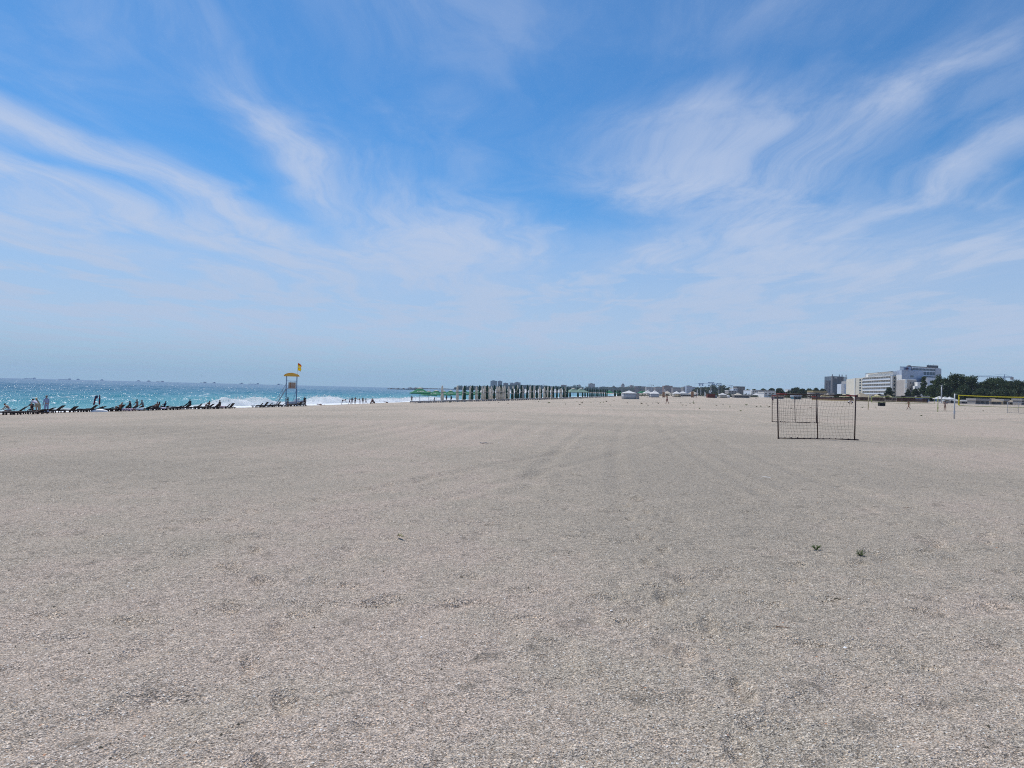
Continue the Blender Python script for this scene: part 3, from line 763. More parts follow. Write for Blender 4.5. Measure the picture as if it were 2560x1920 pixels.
# weeds dotted over the middle of the beach
def tuft(px, py, s_, seed, stick=False):
    rr = random.Random(seed); p = P(px, py) ; root = None; m_ = MB()
    for i in range(16):
        a = rr.uniform(0, 6.28); l_ = rr.uniform(.4, 1) * s_; hh = rr.uniform(.25, 1) * s_ * (1.5 if stick and i < 3 else .55)
        tip = Vector((math.cos(a) * l_ * (.25 if stick and i < 3 else .8), math.sin(a) * l_ * .8, hh)); sd_ = Vector((-math.sin(a), math.cos(a), 0)) * s_ * .09
        m_.add([-sd_, sd_, tip * .6 + sd_ * .8 + Vector((0, 0, s_ * .08)), tip, tip * .6 - sd_ * .8 + Vector((0, 0, s_ * .08))], [(0, 1, 2, 3, 4)])
    o = m_.build('weed_tuft', M['leaf'] if rr.random() < .35 else M['dryleaf']); o.location = p
    tag(o, None, 'weed', 'weed tufts scattered over the middle of the beach'); return o
tz = [(1125, 1007), (1223, 1008.5), (1247, 1007), (1270, 1009), (1346, 1004.5), (1372, 1008), (1406, 1001), (1414, 1011), (1442, 1005), (1449, 1012), (1455, 1008), (1477, 1006.5), (1488, 1001), (1501, 1007), (1509, 1006.5), (1516, 1005), (1527, 1013.5), (1535, 1002), (1568, 1008.5), (1586, 1004), (1604, 1010), (1615, 1009), (1620, 1014), (1632, 1008.5), (1640, 1006), (1646, 1009.5), (1702, 1008.5), (1706, 1013.5), (1715, 1014), (1725, 1010), (1734, 1009), (1749, 1022), (1791, 1014), (1808, 1013), (1824, 1018.5), (1866, 1014.5), (1883, 998.5), (1891, 1017), (1902, 1017), (1917, 1014), (1922, 1018), (1852, 1028), (1978, 1022), (2026, 1020), (2105, 1018), (2156, 1019), (2190, 1021), (2303, 1040), (2458, 1028), (2412, 1024)]
tufts = [tuft(x, y, (.28 if k % 5 else .46), 100 + k, k % 4 == 2) for k, (x, y) in enumerate(tz)]
ordinal_labels(tufts, '{} weed tuft of those dotted across the middle beach, counted from the left')

# ------------------------------------------------------------------ breaking waves, whitecaps with sparkle dots
def foam_material():
    m_, t, b = newmat('sea_foam')
    o = t.new('ShaderNodeTexCoord').outputs['Object']
    n = t.noise(o, .9, 6, .68); n2 = t.noise(o, 3.5, 4, .6)
    c = t.ramp(t.math('MULTIPLY_ADD', n2, .35, t.math('MULTIPLY', n, .65)), [(.28, (.42, .60, .62)), (.36, (.75, .82, .83)), (.43, (.92, .93, .94)), (.7, (.96, .97, .97))])
    t.l.new(c, b.inputs['Base Color']); b.inputs['Roughness'].default_value = .8; b.inputs['Specular IOR Level'].default_value = .15
    ts = t.new('ShaderNodeBsdfTranslucent'); t.l.new(c, ts.inputs[0])
    mx = t.new('ShaderNodeMixShader'); mx.inputs[0].default_value = .55
    bn = t.new('ShaderNodeBump'); bn.inputs['Strength'].default_value = .35; bn.inputs['Distance'].default_value = .3
    t.l.new(n, bn.inputs['Height']); t.l.new(bn.outputs[0], b.inputs['Normal'])
    t.l.new(b.outputs[0], mx.inputs[1]); t.l.new(ts.outputs[0], mx.inputs[2]); t.l.new(mx.outputs[0], t.n['Material Output'].inputs[0])
    return m_
M_FOAM = foam_material()
def breaker(px0, px1, hts, u, width, label, seed):
    """a broken wave: a billowing ridge of foam along the shore between two picture columns"""
    a, b = U(px0, -u).y, U(px1, -u).y
    n = int((b - a) / .28); k = 22
    yy = np.linspace(a, b, n); tt = (yy - a) / (b - a)
    h = np.interp(tt, np.linspace(0, 1, len(hts)), hts) * (.82 + .36 * vnoise(yy / 2.1, yy * 0 + seed, seed)) 
    s = np.linspace(-1, 1, k)
    Yg, Sg = np.meshgrid(yy, s, indexing='ij'); Hg = np.repeat(h[:, None], k, 1)
    cx = shore(yy) - u + 1.6 * fbm(yy / 9, yy * 0, 3, seed)
    Xg = cx[:, None] + Sg * width * (.75 + .5 * vnoise(Yg / 5, Sg * 0, seed + 3))
    prof = np.clip(1 - np.abs(Sg) ** 2.0, 0, 1) ** .75
    bil = .80 + .55 * fbm(Yg / 1.1, Sg * 2.2, 4, seed + 7, .6) + .3 * fbm(Yg / .35, Sg * 6, 2, seed + 9)
    Zg = SEA_Z - .12 + Hg * prof * np.clip(bil, .45, 1.5) + .08 * prof
    Xg = Xg + .25 * fbm(Yg / .6, Sg * 4, 3, seed + 11); Yg = Yg + .3 * fbm(Xg / .6, Sg * 4 + 9, 3, seed + 13)
    i = np.arange(n - 1)[:, None]; j = np.arange(k - 1)[None]
    f = np.stack([i * k + j, (i + 1) * k + j, (i + 1) * k + j + 1, i * k + j + 1], -1).reshape(-1, 4)[:, ::-1]
    o = mesh_obj('breaking_wave', np.stack([Xg, Yg, Zg], -1), f, M_FOAM, smooth=True)
    # thrown spray over the crest
    g = np.random.default_rng(seed); q = int((b - a) * 26)
    ty = g.random(q); yy2 = a + (b - a) * ty; hh = np.interp(ty, np.linspace(0, 1, len(hts)), hts)
    c = np.stack([np.interp(yy2, yy, cx) + g.normal(0, .45 * width, q), yy2, SEA_Z + hh * (.5 + .62 * g.random(q))], -1)
    r = (.03 + .10 * g.random(q)) * np.clip(hh, .3, 1)
    tet = np.array([[1, 0, -.5], [-.5, .87, -.5], [-.5, -.87, -.5], [0, 0, 1]])
    V = c[:, None, :] + tet[None] * r[:, None, None]
    fs = (np.arange(q)[:, None, None] * 4 + np.array([[0, 1, 3], [1, 2, 3], [2, 0, 3], [0, 2, 1]])[None]).reshape(-1, 3)
    sp = mesh_obj('spray', V, fs, M_FOAM, o); sp['kind'] = 'stuff'
    tag(o, label, 'wave', 'waves breaking along the shore', 'thing'); return o
breaker(500, 618, [.25, .5, 1.0, 1.75, 1.6, 1.5, .9], 9, 4.2, 'tall white breaking wave behind the loungers left of the lifeguard tower', 31)
breaker(612, 690, [.8, 1.6, 2.05, 1.8, 1.2, .9, .7], 11, 3.8, 'highest crashing wave just left of the lifeguard tower', 37)
breaker(685, 775, [.6, .7, .6, .65, .8, .8], 8, 3.8, 'low band of surf behind the legs of the lifeguard tower', 41)
breaker(765, 872, [.5, 1.5, 1.85, 1.9, 1.7, 1.1, .7], 9, 4.2, 'rounded white breaking wave right of the lifeguard tower', 43)
breaker(865, 1000, [.7, .8, 1.0, 1.0, 1.1, 1.2, .9], 8, 3.8, 'foaming wave behind the group of children', 47)
breaker(985, 1130, [.8, 1.1, 1.3, 1.2, 1.3, .9, .7], 8, 3.8, 'foaming wave behind the green parasols', 53)
breaker(380, 510, [.15, .25, .35, .3, .25, .25], 7, 2.2, 'thin line of surf behind the seated group of sunbathers', 59)
breaker(126, 182, [.08, .22, .3, .2, .08], 13, 1.2, 'thin breaking crest behind the empty loungers on the left', 61)
breaker(186, 222, [.1, .32, .4, .12], 46, .9, 'small white crest far out, left of the folded parasols', 67)
breaker(255, 292, [.1, .3, .35, .1], 52, .9, 'small white crest far out, right of the folded parasols', 71)
# whitecaps further out; small white crests also stand in for sun sparkles
def whitecaps_and_glints():
    g = np.random.default_rng(5); n = 2600
    off = 30 * (1500 / 30) ** g.random(n); ang = np.radians(-44 + 43 * g.random(n)); 
    # walk along each bearing to the wanted distance from the shore
    k = np.tan(ang); Y = np.full(n, 120.0)
    for _ in range(40): Y = Y + (off - (shore(Y) - k * Y)) / (-k + .25) * .6; Y = np.clip(Y, 60, 3000)
    X = k * Y; ok = np.abs((shore(Y) - X) - off) < off * .1; X, Y, off = X[ok], Y[ok], off[ok]; n = len(X)
    L_ = (.35 + 1.5 * g.random(n) ** 4) * np.interp(off, [30, 1500], [.7, 1.5]); H_ = (.10 + .22 * g.random(n) ** 2) * np.interp(off, [30, 1500], [.8, 1.6])
    a = np.radians(70 + 40 * g.random(n))
    ca, sa = np.cos(a), np.sin(a)
    loc = np.array([[-1, -.6, 0], [-.5, -.5, .7], [.1, -.5, 1], [.7, -.5, .55], [1, -.6, 0], [-1, .6, -.2], [-.5, .7, .3], [.1, .7, .45], [.7, .7, .2], [1, .6, -.2]])
    V = np.repeat(loc[None], n, 0); V[:, :, 0] *= L_[:, None]; V[:, :, 1] *= (L_ * .5)[:, None]; V[:, :, 2] *= H_[:, None]
    V = V * (1 + .3 * (g.random((n, 10, 3)) - .5))
    x = V[:, :, 0] * ca[:, None] - V[:, :, 1] * sa[:, None]; y = V[:, :, 0] * sa[:, None] + V[:, :, 1] * ca[:, None]
    W_ = np.stack([x + X[:, None], y + Y[:, None], V[:, :, 2] + SEA_Z + .22], -1)
    q = np.array([[i, i + 1, i + 6, i + 5] for i in range(4)])
    fs = (np.arange(n)[:, None, None] * 10 + q[None]).reshape(-1, 4)
    tag(mesh_obj('whitecaps_and_glints', W_, fs, M_FOAM, smooth=True), kind='stuff')
whitecaps_and_glints()

# ------------------------------------------------------------------ ships on the horizon, breakwater, gulls
def ship(px0, px1, label, bridge=.88, cranes=0, hh=2.2, Y=5000):
    c = A((px0 + px1) / 2, Y, SEA_Z); W = (px1 - px0) * Y / F
    root = empty('cargo_ship', c, R(random.uniform(-3, 3))); tag(root, label, 'ship', 'cargo ships on the horizon')
    m_ = MB(); x0, x1 = -W / 2, W / 2
    m_.prism([(x0, 0), (x0 + W * .04, -9), (x1 - W * .10, -9), (x1, 0), (x1 - W * .10, 9), (x0 + W * .04, 9)], -1, hh); m_.build('hull', M['ship'], root)
    bx = x0 + W * bridge; bw = max(9, W * .07)
    b = MB(); b.box((bx, 0, hh + 1.7), (bw, 14, 3.4)); b.box((bx, 0, hh + 3.8), (bw * .7, 17, 2.4)); b.box((bx + bw * .2, 0, hh + 4.8), (bw * .25, 4, 2)); b.build('superstructure', M['ship'], root)
    for k in range(cranes):
        cx = x0 + W * (.15 + .6 * k / max(1, cranes - 1) if cranes > 1 else .45); cr = MB(); cr.tube((cx, 0, hh), (cx, 0, hh + 5), 1.0, n=6); cr.tube((cx, 0, hh + 4.7), (cx + 8, 0, hh + 7), .7, n=6); cr.build('deck_crane', M['ship'], root)
ship(60, 90, 'long low cargo ship at the left end of the horizon', .86)
ship(146, 178, 'long cargo ship on the horizon above the empty loungers', .88)
ship(192, 199, 'tiny ship on the horizon just left of the long cargo ship group', .5)
ship(252, 258, 'tiny ship on the horizon above the dark red folded parasols', .5)
ship(343, 351, 'tiny ship on the horizon above the seated sunbathers', .4)
ship(368, 377, 'tiny ship on the horizon, second one right of the folded parasols', .4)
ship(391, 410, 'cargo ship with tall bridge on the horizon above the left group of people', .82)
ship(501, 518, 'low cargo ship on the horizon below the flying gull', .7, 1)
ship(530, 540, 'small ship on the horizon just right of the gull', .6)
ship(598, 610, 'small ship on the horizon left of the crane ship', .5, 1)
ship(621, 647, 'ship with several deck cranes on the horizon left of the lifeguard tower', .93, 3)
ship(692, 707, 'low ship on the horizon directly behind the lifeguard tower', .3, 1)
def breakwater(px0, px1, Y, n, r, label, seed, hgt=1.0):
    rr = random.Random(seed); a, b = A(px0, Y, SEA_Z), A(px1, Y * 1.01, SEA_Z); root = empty('breakwater', (a + b) / 2); tag(root, label, 'breakwater', 'rock breakwaters in the sea'); c0 = (a + b) / 2
    for k in range(n):
        t_ = (k + rr.random()) / n; p = a.lerp(b, t_) - c0; s_ = r * rr.uniform(.55, 1.25)
        MB().blob((p.x, p.y + rr.uniform(-3, 3), s_ * .2 * hgt), s_, seed * 50 + k, .3, .75 * hgt, rr.uniform(0, 3), (1.25, 1, 1), 1).build('rock', M['stone'], root)
breakwater(970, 996, 1420, 14, 2.1, 'short line of dark rocks in the sea left of the green parasols', 3, 1.1)
breakwater(1000, 1048, 1440, 26, 2.2, 'longer line of dark rocks in the sea just above the first green parasol', 4, 1.25)
breakwater(1023, 1062, 3100, 22, 6.5, 'thin dark breakwater on the horizon above the green parasols', 5, .7)
breakwater(1063, 1150, 3150, 40, 6.5, 'long dark mole on the horizon leading to the distant city', 6, .6)
def gull(px, py, Y, label, s_=.65, rz=.4):
    d_ = ray(px, py); p = Vector((d_.x / d_.y * Y, Y, Zof(px, py, Y)))
    root = empty('gull', p, rz); tag(root, label, 'bird')
    m_ = MB(); m_.lathe([(.01, -.22), (.05, -.12), (.07, .02), (.05, .14), (.035, .2), (.008, .27)], 8); m_.v = [Vector((v.x, v.z, v.y)) for v in m_.v]; m_.build('body', M['white'], root, True)
    for sd_ in (-1, 1):
        w_ = MB(); w_.add([(0, -.08, .03), (0, .1, .03), (sd_ * s_ * .45, .14, .20), (sd_ * s_ * .45, -.02, .20), (sd_ * s_, -.06, .10), (0, -.08, .05), (0, .1, .05), (sd_ * s_ * .45, .14, .215), (sd_ * s_ * .45, -.02, .215)], [(0, 1, 2, 3), (3, 2, 4), (5, 8, 7, 6), (8, 4, 7), (1, 6, 7, 2), (0, 3, 8, 5)]); w_.build('wing', M['grey_cloth'], root)
gull(504, 940, 190, 'gull flying low over the sea left of the lifeguard tower')
gull(1635, 950, 300, 'tiny gull in the sky above the beach tents', .6, 1.0)

# ------------------------------------------------------------------ sun loungers along the shore
def make_lounger(back=42, wood='dark_wood', cushion=None):
    root = empty('sun_lounger')
    W_, L_, h = .66, 1.95, .30
    fr = MB()
    for s_ in (-1, 1): fr.box((0, s_ * (W_ / 2 - .03), h - .04), (L_, .05, .09))
    for x in (-L_ / 2 + .03, L_ / 2 - .03, .30): fr.box((x, 0, h - .045), (.05, W_ - .11, .07))
    fr.build('frame', M[wood], root)
    dk = MB()
    for i in range(10): dk.box((-L_ / 2 + .09 + i * .125, 0, h + .017), (.10, W_, .024))
    d_ = dk.build('slat_deck', M[wood], root); d_['kind'] = 'stuff'
    for x in (-.78, -.28, .30, .78):
        for s_ in (-1, 1): MB().box((x, s_ * (W_ / 2 - .035), h / 2 - .06), (.075, .06, h - .02 + .08)).build('leg', M[wood], root)
    bk = MB(); a = R(back); ca, sa = math.cos(a), math.sin(a); rot = Matrix.Rotation(-a, 3, 'Y')
    for i in range(6):
        q = .06 + i * .118; bk.box((.33 + q * ca, 0, h + .03 + q * sa), (.10, W_, .026), rot)
    for s_ in (-1, 1): bk.box((.33 + .36 * ca + .02 * sa, s_ * .25, h + .005 + .36 * sa), (.74, .05, .035), rot)
    b = bk.build('backrest', M[wood], root)
    if back > 8: MB().tube((.33 + .5 * ca, 0, h + .5 * sa), (.33 + .5 * ca + .16, 0, h - .02), .018, n=6).build('backrest_prop', M[wood], b)
    if cushion:
        MB().box((-.30, 0, h + .06), (1.25, .58, .06)).build('cushion', M[cushion], root)
    return root
LPROT = {b: make_lounger(b) for b in (4, 24, 40, 52)}
used = set()
def lounger(px, u, back, label, turn=0.0):
    p = U(px, u); o = LPROT[back] if back not in used else copy_tree(LPROT[back]); used.add(back)
    o.location = p; q_ = random.uniform(.98, 1.2); o.scale = (q_, q_, q_ * random.uniform(.82, 1.02)); o.rotation_euler = (0, R(1.0), R(turn * 3.5)); tag(o, label, 'lounger', 'dark wooden sun loungers by the sea'); return o
LOUNGERS = [
    (112, 14, 24, 'dark lounger with low back behind the man in pale blue', 3), (200, 12.5, 4, 'flat dark lounger between the lone raised one and the folded parasols', 2), (242, 12, 24, 'dark lounger behind the upright folded parasol', -2), (294, 13, 52, 'steep dark lounger right of the white dinghy', 2),
    (374, 13, 24, 'dark lounger above the turquoise mat', 3), (405, 12.5, 24, 'dark lounger between the reclining couple and the person in navy', -2), (428, 12.5, 4, 'dark lounger left of the long row before the big wave', 2), (484, 11, 24, 'dark lounger directly right of the broad person in black', 2), (530, 13, 24, 'low-backed dark lounger among the group before the tall wave', 2), (668, 11, 40, 'third dark lounger left of the lifeguard tower', 3),
    (24, 22.5, 4, 'flat dark wooden lounger at the left edge, nearest row', 4), (97, 22, 24, 'dark wooden lounger nearest the camera, in front of the bending person', -4),
    (8, 17, 24, 'dark lounger half cut off by the left edge, second row', 8), (40, 17, 40, 'dark lounger under the man bending over on the left', 5), (66, 15, 4, 'flat dark lounger left of the seated dark figure', 3),
    (137, 13, 40, 'empty dark lounger with raised back, just right of the man in pale blue', 2), (176, 13, 40, 'empty dark lounger with raised back standing alone, left of the folded parasols', -3),
    (222, 13, 40, 'dark lounger with raised back below the leaning folded parasol', 2), (262, 12, 24, 'dark lounger with low back behind the white dinghy', 4),
    (283, 13, 4, 'flat dark lounger right of the white dinghy', -5), (306, 14, 40, 'dark lounger at the left end of the crowded seated group', 3), (324, 14, 24, 'dark lounger with purple towel in the seated group', -4),
    (342, 14, 4, 'dark lounger with blue towel in the seated group', 4), (362, 14, 24, 'dark lounger below the person in the grey shirt', -2),
    (392, 13, 4, 'flat dark lounger with the reclining couple', 5), (418, 13, 4, 'flat dark lounger right of the reclining couple', -3), (438, 14, 24, 'dark lounger at the front of the long row left of the big wave', 0),
    (452, 12, 40, 'raised dark lounger left of the dark seated figure by the big wave', 3), (462, 11, 40, 'raised dark lounger touching the dark seated figure', -3), (492, 11, 52, 'steeply raised dark lounger right of the dark seated figure', 2),
    (506, 11, 52, 'steeply raised dark lounger with the small white bottle behind it', 5), (518, 14, 40, 'dark lounger with person at the left end of the group before the tall wave', 0), (536, 14, 40, 'dark lounger in the middle of the group before the tall wave', -3),
    (552, 13.5, 4, 'flat dark lounger with seated person before the tall wave', 2), (563, 13, 52, 'steep dark lounger with striped towel before the tall wave', 3), (574, 13, 52, 'last steep dark lounger at the right end of the group before the tall wave', -4),
    (646, 11.5, 52, 'first steep dark lounger left of the lifeguard tower', 2), (659, 11.5, 52, 'second steep dark lounger left of the lifeguard tower', -2), (674, 11.5, 4, 'flat dark lounger left of the tower ladder', 3),
    (690, 11.2, 52, 'steep dark lounger at the foot of the tower ladder', 0), (703, 11, 40, 'dark lounger under the tower ladder', 4), (714, 11, 4, 'flat dark lounger beneath the lifeguard tower', -3),
    (733, 10.5, 24, 'low-backed dark lounger between the legs of the lifeguard tower', 2), (745, 10.3, 52, 'steep dark lounger beside the right leg of the tower', -4), (755, 10.2, 52, 'steep dark lounger left of the woman in the black dress', 3)]
LO = [lounger(*a) for a in LOUNGERS]

# ------------------------------------------------------------------ things lying about by the loungers
def folded_parasol(px, u, H, lean, mats, label, bulge=0.0):
    p = U(px, u); root = empty('folded_parasol', p); tag(root, label, 'parasol', 'folded parasols by the loungers')
    root.rotation_euler = (R(2), R(lean), 0)
    MB().tube((0, 0, -.2), (0, 0, H), .018, n=8).build('pole', M['pale_metal'], root, True)
    c = MB(); c.lathe([(.03, H * .42), (.075, H * .46), (.085, H * .62), (.075, H * .8), (.05, H * .95), (.012, H * 1.03)], 16, lobes=8, lob=.16); o = c.build('canopy', M[mats[0]], root, True)
    b = MB(); b.lathe([(.092, H * .70), (.096, H * .72), (.096, H * .75), (.09, H * .77)], 12); b.build('strap', M[mats[1]], o)
    if bulge: MB().blob((.10, 0, H * .93), .17, 4, .25).build('loose_cloth', M[mats[1]], root, True)
folded_parasol(233, 13, 1.95, 12, ('darkred', 'navy'), 'leaning folded parasol in dark red with a navy top, left of two', 1)
folded_parasol(250, 12.5, 2.0, 2, ('darkred', 'navy'), 'upright folded dark red parasol, right of two')
def dinghy(px, u):
    p = U(px, u); root = empty('dinghy', p, R(4)); tag(root, 'overturned white dinghy with dark floor lying on the sand right of the folded parasols', 'dinghy')
    n, k = 14, 8; vs = []; fs = []
    for i in range(n + 1):
        t_ = i / n; x = -.95 + 1.9 * t_; w_ = .42 * math.sin(math.pi * min(1, .12 + t_ * .85)) ** .6; h = .40 * math.sin(math.pi * (.08 + .84 * t_)) ** .8
        for j in range(k + 1): a = math.pi * j / k; vs.append((x, -w_ * math.cos(a), h * math.sin(a) ** .8 - .03))
    for i in range(n):
        for j in range(k): fs.append((i * (k + 1) + j, (i + 1) * (k + 1) + j, (i + 1) * (k + 1) + j + 1, i * (k + 1) + j + 1))
    MB().add(vs, fs).build('hull', M['white'], root, True)
    g = MB()
    for i in range(n):
        for s_ in (0, k): g.tube(vs[i * (k + 1) + s_], vs[(i + 1) * (k + 1) + s_], .05, n=6)
    g.build('rubbing_strake', M['black_cloth'], root)['kind'] = 'stuff'
dinghy(252, 14.5)
def towel(px, u, mat, label, z=.36, size=(1.0, .62), rz=0.0, seed=1):
    p = U(px, u); n, k = 12, 8; rr = random.Random(seed); vs = []; fs = []; a0, a1 = rr.uniform(0, 6), rr.uniform(0, 6)
    for i in range(n + 1):
        for j in range(k + 1):
            x = (i / n - .5) * size[0]; y = (j / k - .5) * size[1]; drop = max(0, abs(y) - .30) * 1.6
            vs.append((x, y * .95, z + .02 * math.sin(7 * x + a0) * math.cos(9 * y + a1) - drop + .015))
    for i in range(n):
        for j in range(k): fs.append((i * (k + 1) + j, (i + 1) * (k + 1) + j, (i + 1) * (k + 1) + j + 1, i * (k + 1) + j + 1))
    o = MB().add(vs, fs).build('towel', mat, None, True); o.location = p; o.rotation_euler = (0, 0, rz)
    sm = o.modifiers.new('cloth', 'SOLIDIFY'); sm.thickness = .012
    tag(o, label, 'towel', 'towels on the loungers')
def striped(name, c0, c1, scale):
    m_, t, b = newmat(name); o = t.new('ShaderNodeTexCoord').outputs['Object']
    wv = t.new('ShaderNodeTexWave', wave_type='BANDS', bands_direction='X'); t.l.new(o, wv.inputs[0]); wv.inputs['Scale'].default_value = scale; wv.inputs['Distortion'].default_value = .6
    t.l.new(t.ramp(wv.outputs[1], [(.45, c0), (.55, c1)]), b.inputs['Base Color']); b.inputs['Roughness'].default_value = .9; return m_
towel(324, 15.6, striped('purple_striped_towel', (.50, .44, .52), (.16, .07, .12), 1.6), 'crumpled white and purple towel hanging over a lounger', size=(1.3, .9), seed=2)
towel(352, 15.4, striped('blue_striped_towel', (.16, .30, .42), (.55, .58, .60), 2.2), 'blue and white striped towel over a lounger beside the purple one', size=(1.2, .9), seed=3)
towel(371, 14.8, paint('turquoise_cloth', (.10, .42, .55), .9, .1, 6), 'turquoise mat lying at the end of a lounger', z=.10, size=(.9, .6), seed=4)
towel(413, 14.4, M['lilac_cloth'], 'pale pink towel draped on the flat lounger', size=(.7, .8), seed=5)
towel(560, 14.2, striped('red_striped_towel', (.55, .40, .44), (.20, .05, .08), 2.4), 'red and white striped towel on a steep lounger by the tall wave', size=(.7, .8), seed=6)

# ------------------------------------------------------------------ people by the sea
G1 = 'people at the loungers'
def U2(px, u, dx=0, dz=0): p = U(px, u); return Vector((p.x + dx, p.y, p.z + dz))
person(U2(27, 16.2), 95, 'bare-chested man sitting bent over on a lounger at the left edge', pose=dict(SIT, lean=42, nod=20), seat=.52, skin='skin', bottom='white_cloth', group=G1)
person(U2(83, 15), 80, 'dark seated figure with bent elbow behind the bending person', pose=dict(SIT, lean=10, out=(35, 35), elbow=(70, 70)), seat=.52, skin='tan', top='black_cloth', group=G1)
person(U2(95, 20.5), 70, 'person with black hair bending over, lilac white shirt and black waist bag', H=1.8, pose=dict(BEND, lean=58), top='lilac_cloth', bottom='khaki', legs='shorts', group=G1)
person(U2(101, 17.5), 120, 'person in a wide straw hat and khaki clothes behind the bending one', H=1.66, pose=dict(STAND, lean=26), top='khaki', bottom='khaki', legs='long', hat='straw', group=G1)
person(U2(118, 19.5), 60, 'man in sun hat, pale blue shirt and trousers, standing right of the bending person', H=1.80, pose=STAND, top='blue_cloth', sleeves='long', bottom='blue_cloth', legs='long', hat='grey_cloth', group=G1)
person(U2(300, 14.4), 85, 'figure with raised knees at the left end of the crowded loungers', pose=dict(SITG, lean=-35), seat=.45, skin='tan', group=G1)
person(U2(329, 14), 100, 'dark haired person sitting upright, left of three in the crowded group', pose=dict(SIT, lean=10), seat=.50, skin='tan', top='black_cloth', group=G1)
person(U2(345, 13.5), 70, 'slim dark figure sitting upright, middle of three in the crowded group', pose=dict(SIT, lean=6), seat=.66, skin='tan', top=None, group=G1)
person(U2(360, 13.5), 95, 'person in grey shirt and cap sitting, right of three in the crowded group', pose=dict(SIT, lean=16), seat=.60, top='grey_cloth', hat='grey_cloth', group=G1)
person(U2(391, 12.6), 80, 'reclining person with knees up, left of the couple on the flat loungers', pose=dict(SITG, lean=-28, nod=20), seat=.44, skin='skin', hair='short', group=G1)
person(U2(396, 12.2), 85, 'second head of the couple reclining on the flat loungers', H=1.66, pose=dict(SITG, lean=-25, nod=15), seat=.44, skin='tan', hair='long', group=G1)
person(U2(412, 12.4), 88, 'person in dark top leaning back right of the reclining couple', pose=dict(SITG, lean=-20, nod=10), seat=.42, skin='tan', top='navy', group=G1)
person(U2(477, 10.8), 70, 'broad person in black sitting upright left of the tall wave', pose=dict(SIT, lean=4), seat=.62, skin='tan', top='black_cloth', sleeves='long', build=1.15, group=G1)
person(U2(523, 13), 85, 'bare-backed person on a lounger left of the tall wave', pose=dict(SITG, lean=-18, nod=15), seat=.44, skin='tan', group=G1)
person(U2(552, 13), 85, 'person in dark top sitting up with legs stretched before the tall wave', pose=dict(SIT, lean=6, thigh=(84, 80), knee=(10, 20)), seat=.48, skin='skin', top='black_cloth', group=G1)
G2 = 'people near the lifeguard tower'
person(U2(721, 10.2), 95, 'dark figure standing at the foot of the lifeguard tower stairs', H=1.72, pose=dict(STAND, arm=(40, 30), elbow=(50, 40)), skin='tan', top='navy', bottom='black_cloth', group=G2)
person(U2(763, 10), 10, 'woman in black dress with bare legs standing right of the tower', H=1.74, pose=STAND, skin='tan', top='black_cloth', bottom='black_cloth', hair='long', build=1.1, group=G2)
person(U2(803, 9), 90, 'person lying on the sand right of the lifeguard tower', pose=dict(LIE, thigh=(35, 20), knee=(70, 50)), lay=True, skin='tan', bottom='darkred', legs='brief', group=G2)
G3 = 'group of children and adults at the water'
person(U2(857, 9.5), -85, 'adult bending down with hands on knees left of the children', H=1.68, pose=dict(BEND, lean=80, arm=(35, 40)), skin='tan', bottom='black_cloth', group=G3)
person(U2(875, 9), -70, 'child in pale shirt, leftmost of the standing group', H=1.50, pose=dict(WALK, arm=(-10, 50)), skin='tan', top='lilac_cloth', bottom='navy', group=G3)
person(U2(881, 9), -30, 'child in navy clothes, second of the standing group', H=1.52, pose=STAND, skin='tan', top='navy', bottom='navy', group=G3)
person(U2(889, 9.3), 0, 'child with elbows out in swimming trunks, third of the standing group', H=1.58, pose=dict(STAND, out=(45, 45), elbow=(60, 60)), skin='tan', bottom='black_cloth', group=G3)
person(U2(901, 9), 85, 'small child leaning with arms stretched left, fourth of the standing group', H=1.28, pose=dict(STAND, lean=15, arm=(70, 60)), skin='tan', bottom='purple_cloth', group=G3)
person(U2(908, 9), 30, 'dark slim child standing straight, fifth of the standing group', H=1.46, pose=STAND, skin='tan', top='black_cloth', bottom='black_cloth', group=G3)
person(U2(916, 9.2), 80, 'child in grey reaching left, last of the standing group', H=1.34, pose=dict(WALK, arm=(45, 30)), skin='tan', top='grey_cloth', bottom='grey_cloth', group=G3)
person(U2(927, 8.8), -80, 'person crouching on the sand, left in the huddle right of the children', pose=dict(SITG, lean=25), seat=.10, skin='tan', group=G3)
person(U2(932, 8.2), 10, 'adult kneeling upright in the middle of the huddle', pose=CROUCH, skin='tan', top='darkred', group=G3)
person(U2(938, 8.6), 80, 'person sitting with bent back, right in the huddle', pose=dict(SITG, lean=30), seat=.10, skin='tan', top='black_cloth', build=1.1, group=G3)
person(U2(968, 8.5), 85, 'person lying on the sand with a raised knee, right of the huddle', pose=dict(LIE, thigh=(60, 20), knee=(80, 30)), lay=True, skin='tan', legs='brief', group=G3)
person(A(1030, 176), -10, 'person in pale shirt and cap standing left of the first green parasol', H=1.78, pose=STAND, skin='tan', top='grey_cloth', bottom='khaki', legs='long', hat='grey_cloth')
person(A(1088, 180), 90, 'dark figure sitting on a sunbed under the green parasols', pose=SIT, seat=.5, skin='tan', top='black_cloth')
person(A(1117, 184), 60, 'dark figure standing under the green parasols right of the first cream parasol', H=1.7, pose=dict(STAND, out=(30, 30)), skin='tan', top='navy', bottom='black_cloth')
person(A(1129, 186), 20, 'slim dark figure standing under the green parasols, farther right', H=1.6, pose=STAND, skin='tan', top='black_cloth')
